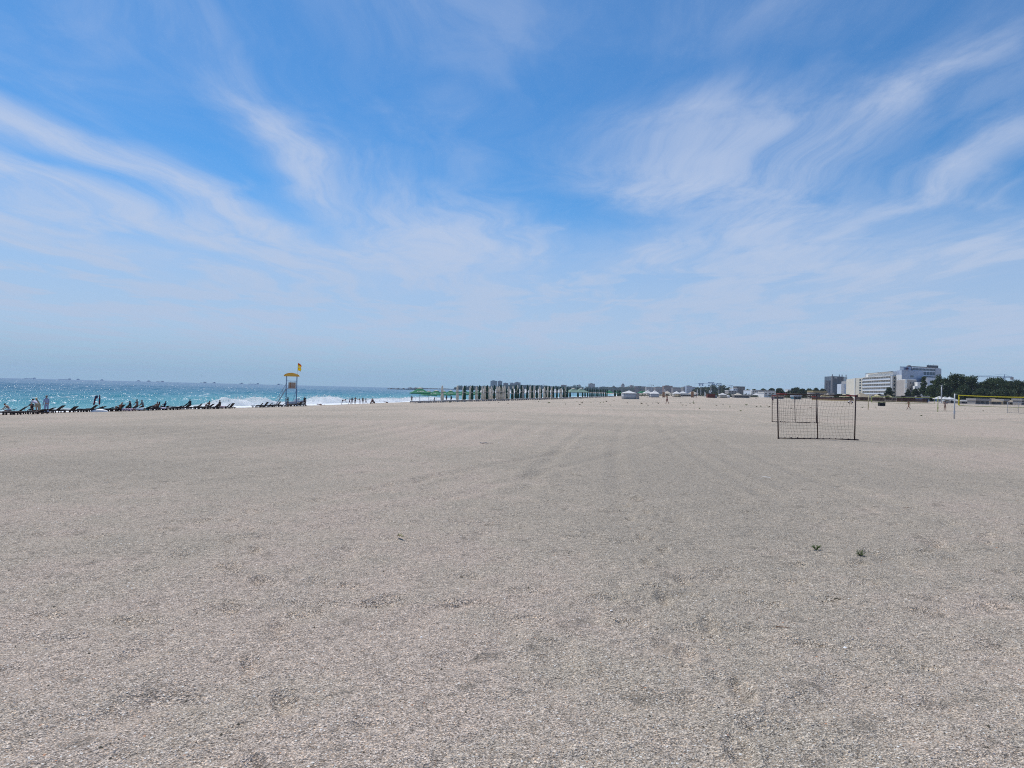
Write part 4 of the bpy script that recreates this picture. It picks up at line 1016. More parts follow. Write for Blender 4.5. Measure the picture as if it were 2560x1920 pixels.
# walkers on the open beach
person(A(1668, 121), 68, 'tanned man in dark trunks walking across the open beach', H=1.74, pose=dict(WALK, thigh=(14, -14), arm=(60, -10), elbow=(70, 15), lean=2), skin='tan', bottom='darkred', legs='shorts')
person(A(1741, 300), 10, 'distant person standing below the tall white flag mast', H=1.7, pose=STAND, skin='tan', bottom='black_cloth')
person(A(1932, 190), 190, 'person in purple top seen beside the left post of the nearest goal', H=1.72, pose=STAND, skin='tan', top='purple_cloth', bottom='navy')
person(A(2122, 186), -60, 'crouching person in white seen through the goal net, left of two', pose=dict(CROUCH, lean=30), skin='tan', top='white_cloth')
person(A(2132, 184), 60, 'crouching person in black and white seen through the goal net, right of two', pose=dict(CROUCH, lean=30), skin='tan', top='lilac_cloth', bottom='black_cloth')
person(A(2272, 126), 95, 'bare-skinned walker striding past the farther volleyball net', H=1.70, pose=dict(WALK, thigh=(30, -28), knee=(5, 12)), skin='tan', bottom='tan', legs='brief', hair='short')
wo = person(A(2363, 118), 175, 'woman in white bikini standing with arms raised to her face beside the pale green pole', H=1.66, pose=dict(STAND, arm=(35, 35), elbow=(125, 125), out=(25, 25)), skin='tan', bottom='white_cloth', legs='brief', hair='long')
bt = MB(); bt.lathe([(.115, 1.17), (.128, 1.19), (.128, 1.25), (.115, 1.27)], 14, sy=.85); bt.build('bikini_top', M['white_cloth'], wo, True)

# ------------------------------------------------------------------ lifeguard tower
def tower():
    Y = 133.0; base = A(729, Y); base.z = float(ground(base.x, base.y)) - .05
    root = empty('lifeguard_tower', base, R(14)); tag(root, 'tall blue steel lifeguard tower with yellow curved roof on the sand', 'tower')
    bm_, w2, d2 = M['blue_metal'], .93, .93; hp = 3.30; hr = 5.62
    for sx in (-1, 1):
        for sy in (-1, 1):
            MB().tube((sx * w2, sy * d2, 0), (sx * w2, sy * d2, hr), .045, n=8).build('leg', bm_, root)
    fl = MB(); fl.box((0, 0, hp), (2.0, 2.0, .10)); fl.build('platform', M['pale_metal'], root)
    for sy in (-1, 1):
        br = MB(); br.tube((-w2, sy * d2, .5), (w2, sy * d2, .5), .028, n=6); br.build('lower_brace', bm_, root)
        br = MB(); br.tube((w2, sy * d2, hp), (w2 * .35, sy * d2, 1.0), .022, n=6); br.build('diagonal_brace', bm_, root)
        rl = MB(); rl.tube((-w2, sy * d2, hp + 1.42), (w2, sy * d2, hp + 1.42), .035, n=6); rl.build('top_rail', bm_, root)
    for sx in (-1, 1):
        rl = MB(); rl.tube((sx * w2, -d2, hp + 1.42), (sx * w2, d2, hp + 1.42), .035, n=6); rl.build('top_rail', bm_, root)
        br = MB(); br.tube((sx * w2, -d2, .5), (sx * w2, d2, .5), .028, n=6); br.build('lower_brace', bm_, root)
    for i in range(5): MB().tube((-.15 + i * .22, -d2, hp + .05), (-.15 + i * .22, -d2, hp + 1.4), .014, n=5).build('baluster', bm_, root)
    for i in range(7): MB().box((-.42 + i * .185, -d2 - .03, hp + .62), (.17, .03, 1.08)).build('board', M['board'], root)
    # shallow barrel roof
    n = 14; vs = []; fs = []
    for k, yy in enumerate((-1.30, 1.30)):
        for i in range(n + 1):
            a = math.pi * (i / n - .5); x = 1.36 * math.sin(a) / 1.0
            zt = hr + .02 + .60 * math.cos(a) ** 1.1
            vs += [(x, yy, zt), (x, yy, zt - .05)]
    m_ = 2 * (n + 1)
    for i in range(n):
        a, b_ = 2 * i, 2 * i + 2
        fs += [(a, b_, m_ + b_, m_ + a), (a + 1, m_ + a + 1, m_ + b_ + 1, b_ + 1), (a, a + 1, b_ + 1, b_), (m_ + a, m_ + b_, m_ + b_ + 1, m_ + a + 1)]
    MB().add(vs, fs).build('roof', M['yellow'], root, True)
    # the curved gable board and joists under the roof
    for yy in (-1.2, 1.2):
        g = MB(); pts = [(1.30 * math.sin(math.pi * (i / n - .5)), yy, hr - .04 + .58 * math.cos(math.pi * (i / n - .5)) ** 1.1) for i in range(n + 1)]
        g.add(pts + [(-1.3, yy, hr - .06), (1.3, yy, hr - .06)], [tuple(range(n + 1))]); g.build('gable', M['yellow'], root)
    # stairs on the left side
    st = MB()
    top = Vector((-w2, 0, hp)); bot = Vector((-2.75, 0, .0))
    for sy in (-.36, .36):
        MB().box((top + bot) / 2 + Vector((0, sy, 0)), ((top - bot).length, .05, .13), Matrix.Rotation(-math.atan2(top.z - bot.z, top.x - bot.x), 3, 'Y')).build('stringer', M['pale_metal'], root)
        h_ = MB(); h_.tube(bot + Vector((0, sy, .9)), top + Vector((0, sy, .95)), .022, n=6)
        for q in (.05, .35, .65, .95): h_.tube(bot.lerp(top, q) + Vector((0, sy, 0)), bot.lerp(top, q) + Vector((0, sy, .92)), .016, n=5)
        h_.build('handrail', M['pale_metal'], root)
    for i in range(12): MB().box(bot.lerp(top, (i + .5) / 12) + Vector((0, sy - .36, 0)), (.20, .68, .03)).build('tread', M['pale_metal'], root)
    pole = MB(); pole.tube((w2 + .03, 0, hp + .3), (w2 + .10, 0, hr + 2.55), .018, n=6); pole.build('flag_pole', M['pale_metal'], root)
    return root, base
tw, tb = tower()
def flag(z0, z1, mat, name, label, ph):
    n, k = 10, 6; vs = []; fs = []
    for i in range(n + 1):
        for j in range(k + 1):
            a, c = i / n, j / k; x = .72 * a * (.85 + .12 * math.sin(5 * c + ph)); vs.append((x, .14 * math.sin(5 * a + 4 * c + ph) * a, z1 - (z1 - z0) * c - .30 * a * a + .05 * a * math.sin(9 * c)))
    for i in range(n):
        for j in range(k): fs.append((i * (k + 1) + j, (i + 1) * (k + 1) + j, (i + 1) * (k + 1) + j + 1, i * (k + 1) + j + 1))
    o = MB().add(vs, fs).build(name, mat, None, True); o.modifiers.new('cloth', 'SOLIDIFY').thickness = .008
    o.location = tw.matrix_basis @ Vector((1.01, 0, 0)) if False else tb + Matrix.Rotation(R(14), 3, 'Z') @ Vector((1.02, 0, 0)); tag(o, label, 'flag', 'flags on the lifeguard tower'); return o
flag(7.42, 8.10, M['flag_red'], 'flag', 'red and yellow upper flag at the top of the tower flagpole', 0).data.materials.append(M['flag'])
fl_ = flag(6.72, 7.36, M['flag'], 'flag', 'plain yellow lower flag on the tower flagpole', 1.4)
fr_ = [o for o in sc.objects if o.name == 'flag'][0]
for p_ in fr_.data.polygons:
    if p_.index % 6 >= 3: p_.material_index = 1
def boat():
    p = U(742, 2.5); p.z = float(ground(p.x, p.y)); root = empty('rescue_boat', p, R(3)); tag(root, 'white rescue boat with grey stripe pulled up behind the lifeguard tower', 'boat')
    n, k = 14, 6; vs = []; fs = []
    for i in range(n + 1):
        t_ = i / n; x = -1.9 + 3.8 * t_; w_ = .85 * (1 - max(0, (t_ - .45) / .55) ** 2.2) * (.9 + .1 * min(1, t_ * 4)) + .02; top = .95 + .35 * t_ ** 2
        for j in range(k + 1):
            a = -1 + 2 * j / k; vs.append((x, w_ * a * (1 if abs(a) < .99 else 1.0), .15 + .1 * t_ + (top - .15) * abs(a) ** 1.8))
    for i in range(n):
        for j in range(k): fs.append((i * (k + 1) + j, i * (k + 1) + j + 1, (i + 1) * (k + 1) + j + 1, (i + 1) * (k + 1) + j))
    deck = [(i * (k + 1), (i + 1) * (k + 1), (i + 1) * (k + 1) + k, i * (k + 1) + k) for i in range(n)]
    MB().add(vs, fs + deck + [tuple(range(k + 1))]).build('hull', M['white'], root, True)
    s_ = MB()
    for i in range(n):
        for q in (0, k): s_.tube(Vector(vs[i * (k + 1) + q]) - Vector((0, 0, .22)), Vector(vs[(i + 1) * (k + 1) + q]) - Vector((0, 0, .22)), .06, n=5)
    s_.build('stripe', M['blue_cloth'], root)['kind'] = 'stuff'
    c = MB(); c.box((.1, 0, 1.25), (1.0, .8, .55), taper=.75); c.build('console', M['white'], root)
    w_ = MB(); w_.box((.55, 0, 1.55), (.03, .7, .38), Matrix.Rotation(R(-25), 3, 'Y')); w_.build('windscreen', M['blueglass'], root)
boat()

# ------------------------------------------------------------------ the parasol row of the next beach
def rowY(px): return float(np.interp(px, [1020, 1106, 1200, 1340, 1410, 1480, 1545, 1560], [164, 170, 178, 198, 228, 275, 370, 400]))
def closed_proto(mat, H, r, kind):
    root = empty('closed_parasol')
    MB().tube((0, 0, -.3), (0, 0, H * .97), .03, n=8).build('pole', M['grey_wood'], root, True)
    c = MB()
    if kind == 'cream': prof = [(r * .55, H * .10), (r * 1.1, H * .16), (r * 1.15, H * .34), (r * .8, H * .52), (r * .9, H * .66), (r * .72, H * .86), (r * .5, H * .95), (.03, H)]
    else: prof = [(r * .8, H * .12), (r * 1.15, H * .22), (r * .95, H * .42), (r * .75, H * .60), (r * 1.0, H * .78), (r * .62, H * .86), (r * .75, H * .93), (r * .3, H * .985), (.03, H)]
    c.lathe(prof, 16, lobes=8, lob=.14); o = c.build('canopy', M[mat], root, True)
    b = MB(); b.lathe([(r * .86, H * .54), (r * .92, H * .55), (r * .92, H * .58), (r * .86, H * .59)], 12); b.build('strap', M['grey_wood'], o)
    bs = MB(); bs.lathe([(.30, -.25), (.32, .02), (.25, .07), (.06, .10)], 12); bs.build('base', M['grey_wood'], root)
    return root
PX_CREAM = [1106, 1144, 1159, 1176, 1192, 1207, 1213, 1222, 1229, 1243, 1248, 1257.5, 1262, 1271.5, 1282, 1294.5, 1307, 1325.7, 1335.7, 1349.5, 1361, 1370, 1380, 1403.5, 1412]
PX_DARK = [1161.7, 1180.5, 1198.7, 1218, 1236, 1252.5, 1267, 1280.5, 1290, 1296, 1303.3, 1308.5, 1318, 1331, 1342.4, 1353.5, 1364.7, 1373.5, 1383.5, 1392.5, 1400.8, 1409.3, 1414.5, 1418.6, 1425.6, 1445.2, 1456.6, 1463, 1469.3, 1475, 1480, 1485, 1490.4, 1495, 1500, 1504.5, 1509, 1513.5, 1517.5, 1536.3, 1539, 1544, 1547, 1549.5, 1552]
SHORT = {1267, 1280.5, 1296, 1308.5, 1353.5, 1414.5}
def topz(px): return float(np.interp(px, [1100, 1162, 1290, 1342, 1410, 1480, 1520, 1550], [963.2, 963.5, 961.5, 962.5, 966.5, 970.5, 973, 975.8]))
pc = closed_proto('cream', 3.55, .29, 'cream'); pd = closed_proto('dkgreen', 3.7, .27, 'dark')
def set_row(proto, H0, pxs, yoff, text, topadd, group, jit):
    objs = []
    for k, px in enumerate(pxs):
        o = proto if k == 0 else copy_tree(proto); Y = rowY(px) * yoff * random.uniform(.985, 1.015); p = A(px, Y)
        zt = Zof(px, topz(px) + topadd(px, k), Y); s_ = max(.7, min(1.35, (zt - p.z) / H0))
        o.location = p; o.scale = (random.uniform(.9, 1.15),) * 2 + (s_,); o.rotation_euler = (R(random.uniform(-jit, jit)), R(random.uniform(-jit, jit)), random.uniform(0, 6))
        tag(o, None, 'parasol', group); objs.append(o)
    ordinal_labels(objs, text)
set_row(pc, 3.55, PX_CREAM, 1.0, '{} closed cream parasol in the long row of folded parasols, counted from the left', lambda px, k: 0 if k < 2 else (3.5 if k % 3 else 2.0), 'closed cream parasols in the long row', 1.2)
set_row(pd, 3.7, PX_DARK, .995, '{} closed dark green parasol in the long row of folded parasols, counted from the left', lambda px, k: 9 if px in SHORT else 0, 'closed dark green parasols in the long row', 1.2)

def open_proto(name, mat, W_, H, panel=None, vent=True, square=True, letters=None):
    """an open parasol: square pyramid (or round) canopy with valance, ribs, centre pole and vent cap"""
    root = empty(name)
    MB().tube((0, 0, -.2), (0, 0, H), .04, n=8).build('pole', M['pale_metal'], root, True)
    n = 4 if square else 8; a0 = math.pi / 4 if square else math.pi / 8; hw = W_ / 2 / math.cos(math.pi / n)
    def ring(r, z): return [Vector((r * math.cos(a0 + 2 * math.pi * i / n), r * math.sin(a0 + 2 * math.pi * i / n), z)) for i in range(n)]
    ze, zt = H * .66, H * .97
    c = MB(); r0, r1, r2 = ring(hw, ze - .20), ring(hw * 1.005, ze), ring(.18 * hw, zt)
    for i in range(n):
        j = (i + 1) % n
        m0 = (r1[i] + r1[j]) / 2 - Vector((0, 0, .03)); m1 = r1[i].lerp(r2[i], .5) - Vector((0, 0, .05)); m2 = r1[j].lerp(r2[j], .5) - Vector((0, 0, .05)); mm = (m1 + m2) / 2 - Vector((0, 0, .06))
        c.add([r0[i], r0[j], r1[j], m0, r1[i]], [(0, 1, 2, 3, 4)])
        c.add([r1[i], m0, mm, m1, r1[j], m2, r2[i], r2[j], (r2[i] + r2[j]) / 2], [(0, 1, 2, 3), (1, 4, 5, 2), (3, 2, 8, 6), (2, 5, 7, 8)])
    o = c.build('canopy', M[mat], root)
    o.modifiers.new('cloth', 'SOLIDIFY').thickness = .012
    if vent:
        v = MB(); q0, q1 = ring(.27 * hw, zt - .02), Vector((0, 0, zt + .26))
        for i in range(n): v.add([q0[i], q0[(i + 1) % n], q1], [(0, 1, 2)])
        v.build('vent_cap', M[panel or mat], root).modifiers.new('cloth', 'SOLIDIFY').thickness = .012
    for i in range(n): MB().tube(r1[i] - Vector((0, 0, .03)), (0, 0, zt - .12), .014, n=5).build('rib', M['grey_wood'], root)
    if letters:
        for i in range(n):
            j = (i + 1) % n; e0, e1 = r1[i].lerp(r2[i], .22) , r1[j].lerp(r2[j], .22); f0, f1 = r1[i].lerp(r2[i], .46), r1[j].lerp(r2[j], .46)
            nr = (e1 - e0).cross(f0 - e0).normalized(); nr = nr if nr.z > 0 else -nr; l_ = MB()
            for k, (s0, s1) in enumerate(((.26, .33), (.36, .42), (.45, .52), (.55, .60), (.63, .72))):
                A0, A1, B1, B0 = e0.lerp(e1, s0), e0.lerp(e1, s1), f0.lerp(f1, s1 - .01), f0.lerp(f1, s0 + .01); l_.add([q + nr * .02 for q in (A0, A1, B1, B0)], [(0, 1, 2, 3)])
            l_.build('lettering', M[letters], root)['kind'] = 'stuff'
    bs = MB(); bs.box((0, 0, .04), (.7, .7, .10)); bs.build('base', M['grey_wood'], root)
    return root
def place_all(proto, spots, group, text, cat='parasol', sc_=None):
    objs = []
    for k, s_ in enumerate(spots):
        px, Y = s_[0], s_[1]; o = proto if k == 0 else copy_tree(proto)
        o.location = A(px, Y); o.rotation_euler = (0, 0, random.uniform(-.5, .5)); z = s_[2] if len(s_) > 2 else 1.0; o.scale = (z, z, z)
        tag(o, None, cat, group); objs.append(o)
    ordinal_labels(objs, text); return objs
g_open = open_proto('beach_parasol', 'green', 4.1, 3.25, panel='cream', letters='cream')
place_all(g_open, [(1050, 168, 1.08), (1072, 178, .86), (1091, 180, .9), (1110, 186, .86), (1127, 188, .9), (1144, 192, .86), (1161, 194, .9), (1178, 198, .86), (1193, 202, .9)], 'open green parasols', '{} open green parasol with pale lettering in the shaded seating area, counted from the left')
w_open = open_proto('beach_parasol', 'canvas', 3.6, 3.3, vent=True)
place_all(w_open, [(1210, 205), (1228, 212), (1241, 216), (1256, 218), (1272, 222), (1286, 226), (1300, 228), (1314, 232), (1329, 236), (1345, 240), (1358, 246), (1373, 252), (1388, 256), (1399, 262), (1409, 268)], 'open white parasols behind the long row', '{} open white parasol behind the long row of closed ones, counted from the left')
gg_open = open_proto('beach_parasol', 'greygreen', 4.6, 3.4, panel='cream')
place_all(gg_open, [(1433, 236, .98), (1452, 244, .98)], 'open faded green parasols', '{} big open faded green parasol in the long row of closed ones')
g2_open = open_proto('beach_parasol', 'green', 3.6, 3.1, panel='greygreen')
place_all(g2_open, [(1523, 330), (1546, 380), (1604, 392), (1612, 400)], 'small open green parasols at the end of the row', '{} small open green parasol at the right end of the long row')
# grey sunbeds in front of the parasols
sb = make_lounger(4, 'grey_wood', 'cushion'); sb.name = 'sunbed'; tag(sb, None, 'sunbed')
beds = []; px = 1037.0; k = 0
while px < 1536:
    o = sb if k == 0 else copy_tree(sb); Y = rowY(px) * (.965 + .012 * (k % 3)); o.location = A(px, Y); o.rotation_euler = (0, 0, R(random.uniform(-12, 12))); o.scale = (1.05, 1.05, 1.25)
    tag(o, None, 'sunbed', 'grey sunbeds before the parasol row'); beds.append(o); k += 1
    px += 2.05 * F / Y * random.uniform(.42, .62) * (1 if px < 1300 else .9)
ordinal_labels(beds, '{} pale grey sunbed in the row before the closed parasols, counted from the left')
def raised(px, Y, label):
    o = make_lounger(52, 'grey_wood'); o.name = 'sunbed'; o.location = A(px, Y); o.rotation_euler = (0, 0, R(10)); tag(o, label, 'sunbed', 'sunbeds with raised backs')
for k, (px, Y) in enumerate(((1071, 172), (1099, 175), (1170, 184), (1226, 190))):
    raised(px, Y, ('leftmost', 'second', 'third', 'last')[k] + ' grey sunbed with steeply raised back among the parasols')

# ------------------------------------------------------------------ tents, huts and signs farther down the beach
def tent(pxa, pxb, Y, eave, apex, wall, roof, label, open_front=False, depth=None, name='beach_tent'):
    a, b = A(pxa, Y), A(pxb, Y); W_ = (b - a).length; D_ = depth or W_; zb = min(a.z, b.z)
    c = (a + b) / 2 + Vector((0, D_ / 2, 0)); c.z = zb - .05; root = empty(name, c); tag(root, label, 'tent', 'tents and kiosks down the beach')
    he, ha = eave, apex; x, y = W_ / 2, D_ / 2
    for sx in (-1, 1):
        for sy in (-1, 1): MB().tube((sx * x, sy * y, 0), (sx * x, sy * y, he), .04, n=6).build('pole', M['pale_metal'], root)
    r = MB(); q = .12
    r.add([(-x - q, -y - q, he), (x + q, -y - q, he), (x + q, y + q, he), (-x - q, y + q, he), (0, 0, ha), (-x * .35, -y * .35, he + (ha - he) * .58), (x * .35, -y * .35, he + (ha - he) * .58), (x * .35, y * .35, he + (ha - he) * .58), (-x * .35, y * .35, he + (ha - he) * .58)],
          [(0, 1, 6, 5), (1, 2, 7, 6), (2, 3, 8, 7), (3, 0, 5, 8), (5, 6, 4), (6, 7, 4), (7, 8, 4), (8, 5, 4)])
    for (x0, y0, x1, y1) in ((-x - q, -y - q, x + q, -y - q), (x + q, -y - q, x + q, y + q), (x + q, y + q, -x - q, y + q), (-x - q, y + q, -x - q, -y - q)):
        r.add([(x0, y0, he - .22), (x1, y1, he - .22), (x1, y1, he), (x0, y0, he)], [(0, 1, 2, 3)])
    r.build('roof', M[roof], root).modifiers.new('cloth', 'SOLIDIFY').thickness = .015
    def sheet(x0, y0, x1, y1):
        n = 12; m_ = MB(); d_ = Vector((x1 - x0, y1 - y0, 0)); nn = Vector((-d_.y, d_.x, 0)).normalized(); vs = []
        for i in range(n + 1):
            p_ = Vector((x0, y0, 0)) + d_ * i / n + nn * .05 * math.sin(i * 2.1); vs += [p_, p_ + Vector((0, 0, he - .05))]
        m_.add(vs, [(2 * i, 2 * i + 2, 2 * i + 3, 2 * i + 1) for i in range(n)]); m_.build('wall', M[wall], root, True).modifiers.new('cloth', 'SOLIDIFY').thickness = .012
    if not open_front: sheet(-x, -y, x, -y)
    sheet(x, -y, x, y); sheet(x, y, -x, y); sheet(-x, y, -x, -y)
    return root
tent(1559.5, 1591, 218, 1.95, 2.75, 'shaded_tentwall', 'canvas', 'closed tent with white pointed roof and shade-grey walls standing alone, nearest of the tents')
pnl = MB(); pp = A(1595, 217.5); pnl.box((0, 0, .9), (.85, .06, 1.8)); o = pnl.build('windbreak_panel', M['grey_wood']); o.location = pp; tag(o, 'grey brown panel standing against the right side of the nearest tent', 'panel')
tent(1628, 1648, 300, 1.7, 2.75, 'shaded_tentwall', 'canvas', 'shade-grey fronted tent with white roof, right of the nearest tent', depth=4)
rw = open_proto('beach_parasol', 'canvas', 3.4, 2.9); place_all(rw, [(1619, 305), (1637, 318), (1707, 345), (1890, 360)], 'white parasols among the tents', '{} open white parasol among the far tents, counted from the left')
pk = open_proto('beach_parasol', 'cream', 3.4, 2.7); place_all(pk, [(1668, 300), (1733, 330), (1845, 380), (2110, 300), (2069, 310)], 'cream parasols among the tents', '{} open cream parasol among the far tents, counted from the left')
tent(1686, 1702, 330, 1.75, 2.9, 'cream', 'canvas', 'white roofed open kiosk tent right of the walking man', True, 4)
tent(1801, 1817, 335, 1.65, 2.5, 'cream', 'canvas', 'small yellowish tent right of the red kiosk', False, 3, )
def signboard(px, Y, w_, h, mat, label, legs=True, name='sign_board', z0=.0):
    p = A(px, Y); root = empty(name, p); tag(root, label, 'sign', 'signs and boards down the beach')
    MB().box((0, 0, z0 + h / 2), (w_, .08, h)).build('board', M[mat], root)
    for s_ in (-1, 1): MB().tube((s_ * (w_ / 2 - .05), .08, -.1), (s_ * (w_ / 2 - .05), .08, z0 + h), .04, n=6).build('post', M['grey_wood'], root)
    MB().box((0, 0, z0 + h + .04), (w_ + .1, .12, .08)).build('top_rail', M['grey_wood'], root)
signboard(1659, 290, .95, 2.1, 'board', 'brown upright board beside the walking man', z0=.1)
signboard(1731, 300, 1.1, 2.5, 'board', 'tall brown stall board below the distant building', z0=.1)
def beach_flag(px, Y, h, w_, mat, label):
    p = A(px, Y); root = empty('beach_flag', p); tag(root, label, 'flag', 'white feather flags down the beach')
    MB().tube((0, 0, 0), (0, 0, h), .035, n=6).build('mast', M['pale_metal'], root)
    n = 12; vs = []
    for i in range(n + 1):
        t_ = i / n; vs += [(.02, .015 * math.sin(6 * t_), h * (.22 + .78 * t_)), (.02 + w_ * math.sin(math.pi * min(1, .18 + t_ * .82)) ** .5, .05 * math.sin(6 * t_), h * (.22 + .78 * t_))]
    MB().add(vs, [(2 * i, 2 * i + 1, 2 * i + 3, 2 * i + 2) for i in range(n)]).build('cloth', M[mat], root).modifiers.new('cloth', 'SOLIDIFY').thickness = .01
beach_flag(1742, 300, 3.9, .35, 'white', 'tall narrow white feather flag left of the red kiosk')
beach_flag(1761, 310, 2.7, .55, 'white', 'short rounded white flag just left of the red kiosk')
beach_flag(1661, 330, 3.9, .5, 'white', 'white flag rising behind the brown board near the walking man')
beach_flag(1621, 340, 4.0, .3, 'white', 'thin white flag above the second tent')
def red_kiosk():
    Y = 318; a, b = A(1769, Y), A(1788, Y); c = (a + b) / 2; root = empty('kiosk', c); tag(root, 'dark red wooden kiosk with white chairs stacked on its roof', 'kiosk'); W_ = (b - a).length
    MB().box((0, 1, .85), (W_, 2, 1.8)).build('wall', M['terracotta'], root)
    for i in range(8): MB().box((-W_ / 2 + W_ * (i + .5) / 8, -.02, .85), (W_ / 8 - .04, .05, 1.7)).build('board', M['terracotta'], root)
    MB().box((0, 1, 1.80), (W_ + .2, 2.2, .10)).build('roof', M['black_metal'], root)
    for k, (x, z) in enumerate(((-.7, 1.86), (-.1, 1.86), (-.7, 2.5), (.2, 2.45))):
        ch = MB(); ch.box((x, .6, z + .30), (.46, .46, .06)); ch.box((x, .82, z + .58), (.46, .05, .5))
        for sx in (-.19, .19):
            for sy in (.42, .80): ch.tube((x + sx, sy, z), (x + sx, sy, z + .3), .025, n=5)
        o = ch.build('plastic_chair', M['white']); o.location = c; tag(o, ('lower left', 'lower right', 'upper left', 'upper right')[k] + ' white plastic chair piled on the red kiosk roof', 'chair', 'white chairs on the red kiosk')
    MB().box((W_ / 2 + .55, 1.0, .6), (.9, 1.6, 1.3)).build('annex', M['grey_wood'], root)
red_kiosk()
cnt = A(1820, 340); o = MB().lathe([(.8, 0), (1.0, .5), (.9, 1.1), (.4, 1.4), (.05, 1.45)], 12).build('pop_up_tent', M['canvas'], None, True); o.location = cnt; tag(o, 'small white pop-up shelter right of the yellowish tent', 'tent')
# black bin box on the open sand
def black_box():
    p = P(2204, 1015); root = empty('storage_box', p, R(4)); tag(root, 'black box standing alone on the sand in front of the brown fence', 'box')
    for s_ in (-1, 1): MB().box((s_ * .64, 0, .46), (.06, .9, .92)).build('side_panel', M['black_cloth'], root)
    MB().box((0, -.45, .44), (1.22, .05, .84)).build('front_panel', M['black_cloth'], root); MB().box((0, .45, .44), (1.22, .05, .84)).build('back_panel', M['black_cloth'], root)
    MB().box((-.05, 0, .93), (1.36, .98, .06)).build('lid', M['black_cloth'], root); MB().box((.52, -.48, .74), (.14, .02, .12)).build('label_plate', M['grey_wood'], root)
    for s_ in (-1, 1): MB().box((s_ * .5, 0, -.02), (.12, .8, .12)).build('skid', M['black_metal'], root)
black_box()

# ------------------------------------------------------------------ buildings
B = {}
B['cream'] = paint('cream_render', (.66, .62, .52), .8, .08, .3)
B['beige'] = paint('beige_render', (.40, .37, .34), .8, .08, .3)
B['greyblue'] = paint('blue_grey_cladding', (.36, .42, .52), .6, .08, .2)
B['paleblue'] = paint('pale_blue_cladding', (.58, .65, .74), .6, .06, .2)
B['white'] = paint('white_render', (.74, .74, .72), .7, .05, .3)
B['dark'] = paint('dark_glass_cladding', (.045, .058, .085), .25, .2, .15, spec=.6)
B['grey'] = paint('grey_concrete', (.30, .30, .31), .85, .1, .3)
B['dim'] = paint('weathered_concrete', (.20, .19, .19), .9, .15, .1)
B['brick'] = paint('dull_brick', (.19, .13, .115), .9, .15, .1)
B['lit'] = paint('pale_block', (.34, .33, .32), .9, .12, .1)
B['roof'] = paint('roof_sheet', (.10, .10, .11), .7, .15, .3)
B['thatch'] = paint('reed_thatch', (.34, .28, .20), .95, .2, 2)
B['fence'] = paint('brown_fence_boards', (.085, .040, .030), .85, .25, 3)
B['ochre'] = paint('ochre_base', (.34, .27, .14), .9, .15, 2)
PANES = {}
def pane(root, c, w_, h, ang, mat, name='window', depth=.10):
    key = (round(w_, 2), round(h, 2), mat.name)
    if key not in PANES:
        m_ = MB(); m_.box((0, 0, 0), (w_, depth, h)); o = m_.build(name, mat, root); PANES[key] = o.data
    else:
        o = bpy.data.objects.new(name, PANES[key]); COL.objects.link(o); o.parent = root
    o.location = c; o.rotation_euler = (0, 0, ang); return o
class House:
    """a building: origin at its base, plan points given as picture column and depth"""
    def __init__(s, name, label, px, Y, cat='building', group=None):
        s.o = A(px, Y); s.o.z -= .3; s.root = empty(name, s.o); tag(s.root, label, cat, group)
    def pt(s, px, Y): p = A(px, Y) - s.o; return Vector((p.x, p.y, 0))
    def z(s, px, py, Y): return Zof(px, py, Y) - s.o.z
    def mass(s, pts, z0, z1, mat, name='wall'): return MB().prism([(p.x, p.y) for p in pts], z0, z1).build(name, mat, s.root)
    def windows(s, a, b, z0, z1, rows, cols, mat, fw_=.62, fh=.55, name='window', sill=True, pr=.02):
        d_ = b - a; L_ = d_.length; d_ = d_ / L_; ang = math.atan2(d_.y, d_.x); n_ = Vector((d_.y, -d_.x, 0)); fh_ = (z1 - z0) / rows
        for r_ in range(rows):
            for c_ in range(cols):
                q = a + d_ * (L_ * (c_ + .5) / cols) + n_ * pr
                pane(s.root, (q.x, q.y, z0 + fh_ * (r_ + .52)), L_ / cols * fw_, fh_ * fh, ang, mat, name)
    def ledges(s, a, b, z0, z1, rows, out, mat, h=.25, name='floor_slab', rail=None, railh=.95):
        d_ = b - a; L_ = d_.length; d_ = d_ / L_; ang = math.atan2(d_.y, d_.x); n_ = Vector((d_.y, -d_.x, 0)); mid = (a + b) / 2 + n_ * out / 2
        for r_ in range(rows + 1):
            z = z0 + (z1 - z0) * r_ / rows
            pane(s.root, (mid.x, mid.y, z), L_, h, ang, mat, name, out)
            if rail is not None and r_ < rows:
                q = (a + b) / 2 + n_ * (out - .04); pane(s.root, (q.x, q.y, z + h / 2 + railh / 2), L_, railh, ang, rail, 'balcony_rail', .06)
    def fins(s, a, b, z0, z1, n, out, mat, w_=.22, name='balcony_wall'):
        d_ = b - a; L_ = d_.length; d_ = d_ / L_; ang = math.atan2(d_.y, d_.x); n_ = Vector((d_.y, -d_.x, 0))
        for i in range(n + 1):
            q = a + d_ * (L_ * i / n) + n_ * (out / 2); pane(s.root, (q.x, q.y, (z0 + z1) / 2), w_, z1 - z0, ang, mat, name, out * .92)

